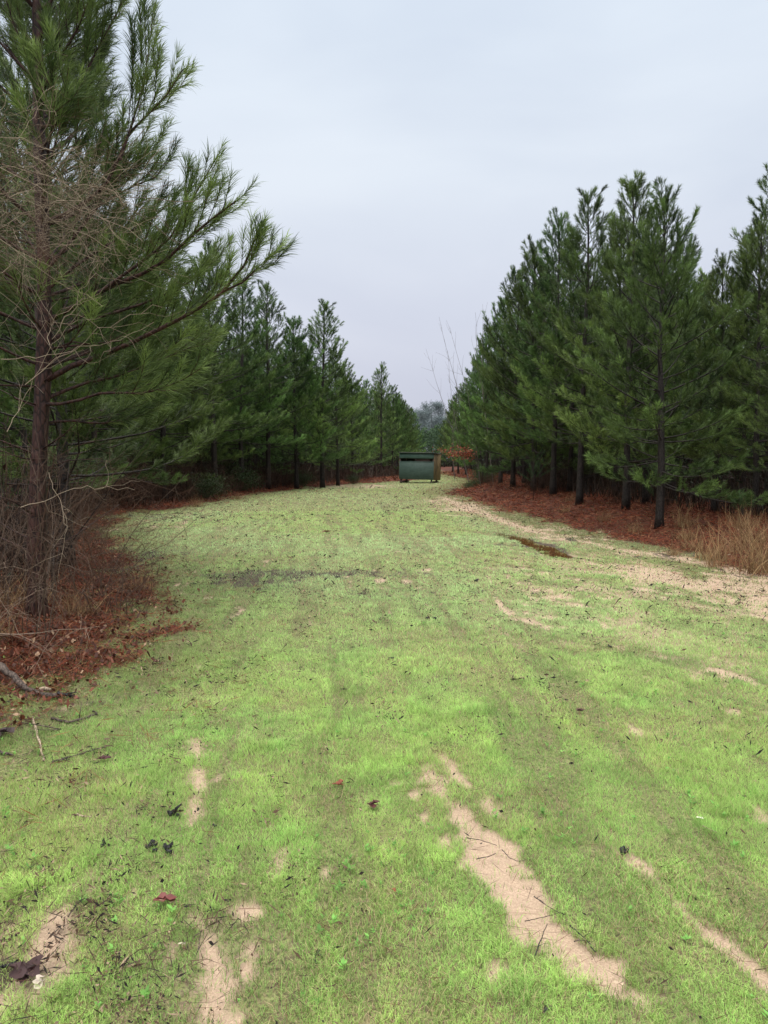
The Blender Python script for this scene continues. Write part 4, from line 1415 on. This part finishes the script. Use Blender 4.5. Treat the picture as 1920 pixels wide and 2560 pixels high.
def build_blind():
    c = ground_at(1048, 1209)
    Y = 53.0
    s = Y / F
    xc = (1040 - 960) * s
    root = empty('hunting_blind', (xc, Y, gz1(xc, Y) + .0), 0)
    root.rotation_euler = (0, math.radians(1.0), -math.radians(17.5))
    tag(root, 'weathered green plywood deer hunting blind raised on short skids', 'hunting blind')
    g1 = panel_material('green painted plywood', (.034, .066, .056), (.056, .098, .084), (.14, .165, .15), 7, .64)
    g2 = panel_material('green painted board', (.038, .085, .072), (.062, .12, .10), (.25, .27, .25), 7, .60)
    wd = panel_material('brown plywood', (.14, .10, .060), (.20, .15, .085), (.05, .038, .028), 5, .60)
    rf = panel_material('dark felt roofing', (.045, .055, .05), (.085, .095, .085), (.2, .2, .18), 2, .64)
    dk, nt, out = new_mat('dark brown timber')  # plain dark brown for posts, handle, legs and skids
    p = N(nt, 'ShaderNodeBsdfPrincipled', i_Roughness=.9); nt.links.new(mixc(nt, noise(nt, 5), (.03, .024, .02), (.07, .05, .045)), p.inputs['Base Color']); nt.links.new(p.outputs[0], out.inputs[0])
    W, D = 2.45, 1.75
    zb, zs0, zs1, zt = .26, 1.50, 1.70, 2.06
    h = W / 2

    def part(name, mat, boxes, parent=root, lab=None):
        mb = MB()
        for b in boxes: box_mb(mb, b[0], b[1])
        o = mb.build(name, mat, parent)
        if lab: o['label'] = lab
        return o
    part('front_panel', g1, [((-h, 0, zb), (h, .02, zs0))], lab='large green lower front panel with streaked paint')
    part('front_board', g2, [((-h + .002, -.012, zs1), (h - .002, .012, zt))], lab='paler green board above the shooting window')
    part('window_ledge', g2, [((-h + .03, -.022, zs0 - .035), (h - .05, -.002, zs0 - .002))])
    # posts and shutter in the slot
    part('post', dk, [((-h, .022, zb), (-h + .09, .10, zt - .01))])
    part('post', dk, [((h - .09, .022, zb), (h, .10, zt - .01))])
    part('post', dk, [((-.10, .022, zs0), (-.02, .10, zs1))])
    sh_ = part('window_shutter', panel_material('brown shutter board', (.085, .055, .05), (.12, .075, .068), (.16, .13, .11), 5, .6), [((-.05, .105, zs0 - .02), (h - .25, .12, zs1 - .03))])
    sh_.rotation_euler = (0, math.radians(-.8), 0)
    part('side_wall', wd, [((h + .002, .02, zb - .03), (h + .02, D * .52, zt - .02))], lab='weathered brown plywood side wall')
    d_ = part('door', panel_material('lighter brown door plywood', (.20, .14, .075), (.27, .20, .11), (.07, .05, .035), 5, .62), [((0, 0, zb - .06), (.022, D * .46, zt - .03))], lab='lighter brown door on the side')
    d_.location = (h + .012, D * .53, 0); d_.rotation_euler = (0, 0, -math.radians(4))
    part('handle', dk, [((.022, .10, 1.05), (.05, .13, 1.2))], d_)
    part('side_wall', wd, [((-h - .018, .02, zb), (-h - .002, D, zt - .02))])
    part('back_wall', wd, [((-h, D, zb), (h, D + .018, zt - .12))])
    part('floor', wd, [((-h + .01, .03, zb), (h - .01, D - .01, zb + .03))])
    mb = MB()
    box_mb(mb, (-h - .06, -.12, 0), (h + .09, D + .14, .045))
    r = mb.build('roof', rf, root); r.location = (0, 0, zt + .012); r.rotation_euler = (-math.radians(2.5), 0, 0)
    for x in (-h + .12, h - .16):
        for y in (.12, D - .2):
            part('leg', dk, [((x - .05, y - .05, -.1), (x + .05, y + .05, zb - .002))])
    for y in (.10, D - .24):
        pass
    part('skid', dk, [((-h + .04, .02, .03), (-h + .24, D, .13))])
    part('skid', dk, [((h - .24, .02, .03), (h - .04, D, .13))])


build_blind()


# ------------------------------------------------------------------ fallen wood, sticks and leaves on the ground
def stick(path, r, mat, label, cat='stick', name='stick', Ys=None, z=.012, side=0, group=None, g=np.random.default_rng(3)):
    W = []
    for i, p in enumerate(path):
        q = ground_at(p[0], p[1])
        q[2] = gz1(q[0], q[1]) + z + (p[2] if len(p) > 2 else 0)
        if len(p) > 2 and p[2] > 0:
            d = ray(p[0], p[1]); t = (CAM_H - q[2]) / -d[2]; zz = q[2]; q = V([0, 0, CAM_H]) + d * t
        W.append(q)
    W, L = resample(V(W), max(8, int(len(path) * 4)))
    W[1:-1] += g.normal(size=W[1:-1].shape) * r * .35
    c = W.mean(0)
    mb = MB()
    R = np.linspace(r, r * .55, len(W)) * (1 + .12 * g.normal(size=len(W)))
    mb.tube(W - c, R, (1, 1, 1), 7)
    for k in range(side):
        i = g.integers(1, len(W) - 1)
        d = norm(norm(W[i] - W[i - 1]) + V([g.normal() * .7, g.normal() * .7, .15]))
        l = L * (.12 + .15 * g.random())
        mb.tube(V([W[i], W[i] + d * l * .5, W[i] + d * l + V([0, 0, -.005])]) - c, V([r * .45, r * .35, r * .2]), (1, 1, 1), 5)
    o = mb.build(name, M[mat], None, True)
    o.location = c
    tag(o, label, cat, group)
    return o, W, c


def build_sticks():
    GS = 'fallen sticks on the ground'
    o, W, c = stick([(-90, 1575, .10), (0, 1657, .07), (40, 1702, .02), (72, 1735), (110, 1742), (158, 1746)], .031, 'greybark', 'thick curved fallen branch with a pale stripped patch lying in red straw', 'branch', 'fallen_branch', z=.03)
    # pale patch where the bark is gone and a splintered end
    mb = MB()
    P = V([ground_at(98, 1738), ground_at(112, 1737), ground_at(126, 1739)]); P[:, 2] = [gz1(p[0], p[1]) + .045 for p in P]
    P[:, 0] += .0
    mb.tube(P - c, V([.010, .017, .010]), (1, 1, 1), 8)
    sp = mb.build('stripped_patch', M['palewood'], o, True); sp['label'] = 'pale stripped patch'
    g = np.random.default_rng(4)
    for k in range(9):
        a = W[-1] - c; d = norm(V([1, g.normal() * .35, g.normal() * .3]))
        mb = MB() if k == 0 else mb
        mb.tube(V([a - d * .04, a + d * (.03 + .06 * g.random())]), V([.012, .002]), (1, 1, 1), 4)
    mb.build('splintered_end', M['blackwood'], o)
    stick([(82, 1796), (95, 1850), (110, 1908)], .008, 'palewood', 'straight pale stick lying near the left border', group=GS)
    stick([(130, 1800), (175, 1810), (245, 1790), (232, 1783)], .008, 'greybark', 'dark forked stick with a pale top behind the straight pale one', side=2, group=GS)
    stick([(130, 1910), (175, 1897), (230, 1880), (275, 1868)], .006, 'greybark', 'thin grey twig right of the pale stick', side=1, group=GS)
    stick([(95, 1828), (160, 1830), (0, 1800)], .004, 'greybark', 'thin straight twig under the fallen branch', group=GS)
    stick([(0, 1885), (34, 1893)], .010, 'greybark', 'short grey twig cut by the left border', group=GS)
    stick([(188, 2046), (228, 2050)], .005, 'palewood', 'short whitish stick on the left grass', group=GS)
    stick([(0, 2428), (25, 2420), (46, 2408)], .005, 'blackwood', 'black stick at the bottom left border', group=GS)
    stick([(1337, 2398), (1355, 2350), (1368, 2318)], .0022, 'blackwood', 'upright dark twig at the edge of the large sand patch', side=2, group=GS)
    stick([(1166, 2102), (1200, 2108), (1242, 2120)], .0020, 'greybark', 'dark twig at the top of the large sand patch', side=1, group=GS)
    stick([(1192, 2156), (1222, 2148), (1240, 2138)], .0020, 'blackwood', 'small twig crossing the upper sand patch', side=2, group=GS)
    stick([(1255, 2130), (1275, 2150), (1302, 2160)], .0020, 'greybark', 'twig leaving the sand patch toward the right grass', side=1, group=GS)
    stick([(1335, 2250), (1365, 2272), (1398, 2292)], .0020, 'greybark', 'twig across the middle of the large sand patch', side=3, group=GS)
    stick([(1425, 2322), (1460, 2352), (1488, 2388)], .0026, 'blackwood', 'curved dark twig low on the large sand patch', side=2, group=GS)
    stick([(1435, 2362), (1450, 2358), (1480, 2362)], .0018, 'greybark', 'reddish twig beside the curved dark one', group=GS)
    stick([(1312, 2310), (1360, 2302), (1405, 2290)], .0016, 'greybark', 'long thin twig lying across the sand patch', group=GS)
    stick([(486, 2350), (520, 2325), (548, 2312)], .0018, 'greybark', 'twig crossing the small bottom sand patch', side=2, group=GS)
    stick([(495, 2388), (500, 2350)], .0018, 'greybark', 'upright reddish twig on the small bottom sand patch', group=GS)
    stick([(790, 2422), (788, 2395), (795, 2372, .03)], .0018, 'blackwood', 'thin dark sprig standing in the bottom grass', side=2, group=GS)
    stick([(170, 2300), (200, 2262), (212, 2245, .02)], .003, 'greybark', 'reddish broken twig left of the bottom grass', side=3, group=GS)
    stick([(1755, 2072), (1795, 2092)], .0022, 'palewood', 'short straw coloured stick beside the tiny white mushroom', group=GS)
    stick([(645, 1634), (668, 1640)], .002, 'blackwood', 'short dark twig in the middle of the grass', group=GS)
    # charred bits
    g = np.random.default_rng(6)
    GC = 'charred wood pieces in the grass'
    for (px, py, r, n, lab) in [(435, 2040, .018, 5, 'upright charred splinter beside the left sand track'), (375, 2118, .016, 6, 'black charred lump with frayed bits left of the sand track'), (410, 2130, .018, 7, 'grey black charred lump beside the frayed one'), (255, 2120, .014, 5, 'small charred piece further left in the grass'), (490, 2030, .008, 4, 'small charred flakes lying on the sand track'),
                                (538, 2066, .010, 3, 'tiny charred stub right of the sand track'), (1358, 2530, .013, 5, 'charred knot in the grass at the bottom border'), (1563, 2135, .016, 5, 'black clod at the head of the thin sandy rut'), (1092, 1860, .012, 3, 'black clod at the tip of the sand runnels'), (1168, 1917, .008, 2, 'tiny black clod by the upper runnel'), (1260, 1880, .008, 2, 'tiny black clod in the mid grass'),
                                (1523, 1620, .016, 3, 'dark clod on the right grass'), (1072, 1550, .022, 3, 'left one of two dark clods side by side'), (1090, 1550, .022, 3, 'right one of two dark clods side by side'), (975, 1648, .018, 3, 'dark clod in the middle distance of the grass'), (843, 1446, .022, 3, 'dark clod near the muddy streak'), (1190, 1455, .03, 3, 'dark clod by the middle of the far grass'),
                                (800, 2385, .009, 3, 'small dark piece in the bottom middle grass'), (1860, 1995, .010, 3, 'dark speck of wood near the right border'), (128, 1700, .012, 3, 'dark stub in straw beside the fallen branch')]:
        q = ground_at(px, py)
        mb = MB()
        for k in range(n):
            a = g.random() * 6.28
            r_ = r * .62; d = V([math.cos(a), math.sin(a), .2 + .6 * g.random()]) * r_ * (1 + 1.3 * g.random())
            p = V([g.normal() * r * .8, g.normal() * r * .8, r * .3])
            mb.tube(V([p, p + d * .6 + g.normal(size=3) * r * .2, p + d]), V([r * .55, r * .45, r * .12]), (1, 1, 1), 5)
        if 'upright' in lab:
            mb.tube(V([[0, 0, 0], [.01, 0, .03], [.035, 0, .052]]), V([.006, .008, .003]), (1, 1, 1), 5)
        o = mb.build('charred_wood', M['blackwood'])
        o.location = (q[0], q[1], gz1(q[0], q[1]) + r * .25)
        tag(o, lab, 'charred wood', GC)
    # dead leaves that can be told apart
    GLV = 'single dead leaves on the grass'
    for (px, py, r, c, lab) in [(415, 2262, .050, (.16, .055, .045), 'large dark red dead leaf on the lower left grass'), (930, 2024, .034, (.10, .033, .030), 'dark red curled leaf in the middle of the grass'), (845, 1972, .034, (.22, .08, .04), 'rust brown leaf above the dark red curled one'), (65, 2450, .062, (.055, .030, .032), 'crumpled black brown leaf heap at the bottom left'), (100, 2480, .03, (.5, .42, .36), 'pale dead leaf beside the crumpled dark one'),
                                (260, 1905, .04, (.07, .03, .03), 'dark crumpled leaf near the thin grey twig'), (5, 1843, .07, (.06, .04, .042), 'large dark dead leaf cut by the left border'), (985, 2238, .016, (.28, .10, .05), 'small rust leaf in the lower middle grass'), (390, 1660, .03, (.14, .05, .045), 'brown leaf at the edge of the left straw'), (815, 1332, .10, (.22, .08, .05), 'wide rust coloured leaf patch far in the grass'),
                                (1450, 1785, .03, (.10, .05, .04), 'brown leaf on the right grass'), (1750, 2055, .018, (.75, .72, .62), 'whitish leaf by the straw coloured stick'), (310, 1480, .03, (.3, .2, .1), 'tan leaf by the dark mud corner'), (1545, 2475, .02, (.55, .42, .3), 'pale leaf at the foot of the large sand patch'), (455, 2375, .014, (.6, .55, .4), 'tiny straw coloured leaf in the bottom grass')]:
        q = ground_at(px, py)
        mb = MB()
        lobes = 1 if r < .03 else (2 if r < .06 else 3)
        for L_ in range(lobes):
            a0 = g.random() * 6.28
            K = 9; n = 14
            cen = V([g.normal() * r * .25, g.normal() * r * .25, .008 + .006 * L_]) if L_ else V([0, 0, .008])
            vs = [cen]
            for k in range(n):
                a = 2 * math.pi * k / n
                rr = r * (.55 + .25 * math.cos(2 * a) + .13 * g.normal())
                vs.append(cen + V([math.cos(a + a0) * rr, math.sin(a + a0) * rr, .30 * r * abs(math.sin(a)) * (.4 + .8 * g.random()) + .12 * r * g.random()]))
            t = [[0, k + 1, (k + 1) % n + 1] for k in range(n)]
            cc = V([V(c) * (.7 + .6 * g.random()) for _ in range(n + 1)])
            mb.add(vs, t, cc)
        mb.tube(V([[0, 0, .008], [r * .9, r * .2, .014]]), V([.0015, .001]), V(c) * .5, 4)
        o = mb.build('dead_leaf', M['leaf'])
        o.location = (q[0], q[1], gz1(q[0], q[1]) + .012)
        tag(o, lab, 'leaf', GLV)


build_sticks()


# ------------------------------------------------------------------ sky and light
SUN_EL, SUN_AZ = math.radians(58), math.radians(200)      # azimuth clockwise from +Y
w = bpy.data.worlds.new('World')
sc.world = w
w.use_nodes = True
nt = w.node_tree
nt.nodes.clear()
out = nt.nodes.new('ShaderNodeOutputWorld')
bg = nt.nodes.new('ShaderNodeBackground')
bg.inputs['Strength'].default_value = .1
sky = nt.nodes.new('ShaderNodeTexSky')
sky.sky_type = 'NISHITA'
sky.sun_disc = False
sky.sun_elevation = SUN_EL
sky.sun_rotation = SUN_AZ
tc = nt.nodes.new('ShaderNodeTexCoord')
sx = nt.nodes.new('ShaderNodeSeparateXYZ')
nt.links.new(tc.outputs['Generated'], sx.inputs[0])
rp = nt.nodes.new('ShaderNodeValToRGB')
el = rp.color_ramp.elements
stops = [(0, (.61, .63, .74)), (.06, (.615, .635, .75)), (.18, (.65, .69, .81)), (.33, (.72, .79, .90)), (.5, (.73, .82, .94)), (.62, (1.3, 1.34, 1.36)), (.78, (2.65, 2.6, 2.5)), (1.0, (3.7, 3.6, 3.4))]
while len(el) < len(stops): el.new(.5)
for e, (p, c) in zip(el, stops):
    e.position = p; e.color = (*c, 1)
nt.links.new(sx.outputs[2], rp.inputs[0])
mp = N(nt, 'ShaderNodeMapping'); mp.inputs['Scale'].default_value = (1, 1, 2.2); nt.links.new(tc.outputs['Generated'], mp.inputs[0])
nz = N(nt, 'ShaderNodeTexNoise', i_Scale=2.1, i_Detail=5.0, i_Roughness=.45); nt.links.new(mp.outputs[0], nz.inputs['Vector'])
nz.inputs['Distortion'].default_value = .4
cl = ramp(nt, nz.outputs['Fac'], [(.34, (.91, .92, .95)), (.64, (1.10, 1.09, 1.07))])
cloud = mixc(nt, 1.0, rp.outputs[0], cl, 'MULTIPLY')
sc10 = mixc(nt, 1.0, cloud, (10.5, 10.4, 10.2), 'MULTIPLY')
fin = mixc(nt, .94, sky.outputs[0], sc10)
nt.links.new(fin, bg.inputs['Color'])
nt.links.new(bg.outputs[0], out.inputs[0])

sun = bpy.data.lights.new('sun', 'SUN')
sun.energy = 1.5
sun.angle = math.radians(25)
sun.color = (1, .97, .92)
so = bpy.data.objects.new('sun', sun)
col.objects.link(so)
so.rotation_euler = (math.pi / 2 - SUN_EL, 0, math.pi - SUN_AZ)
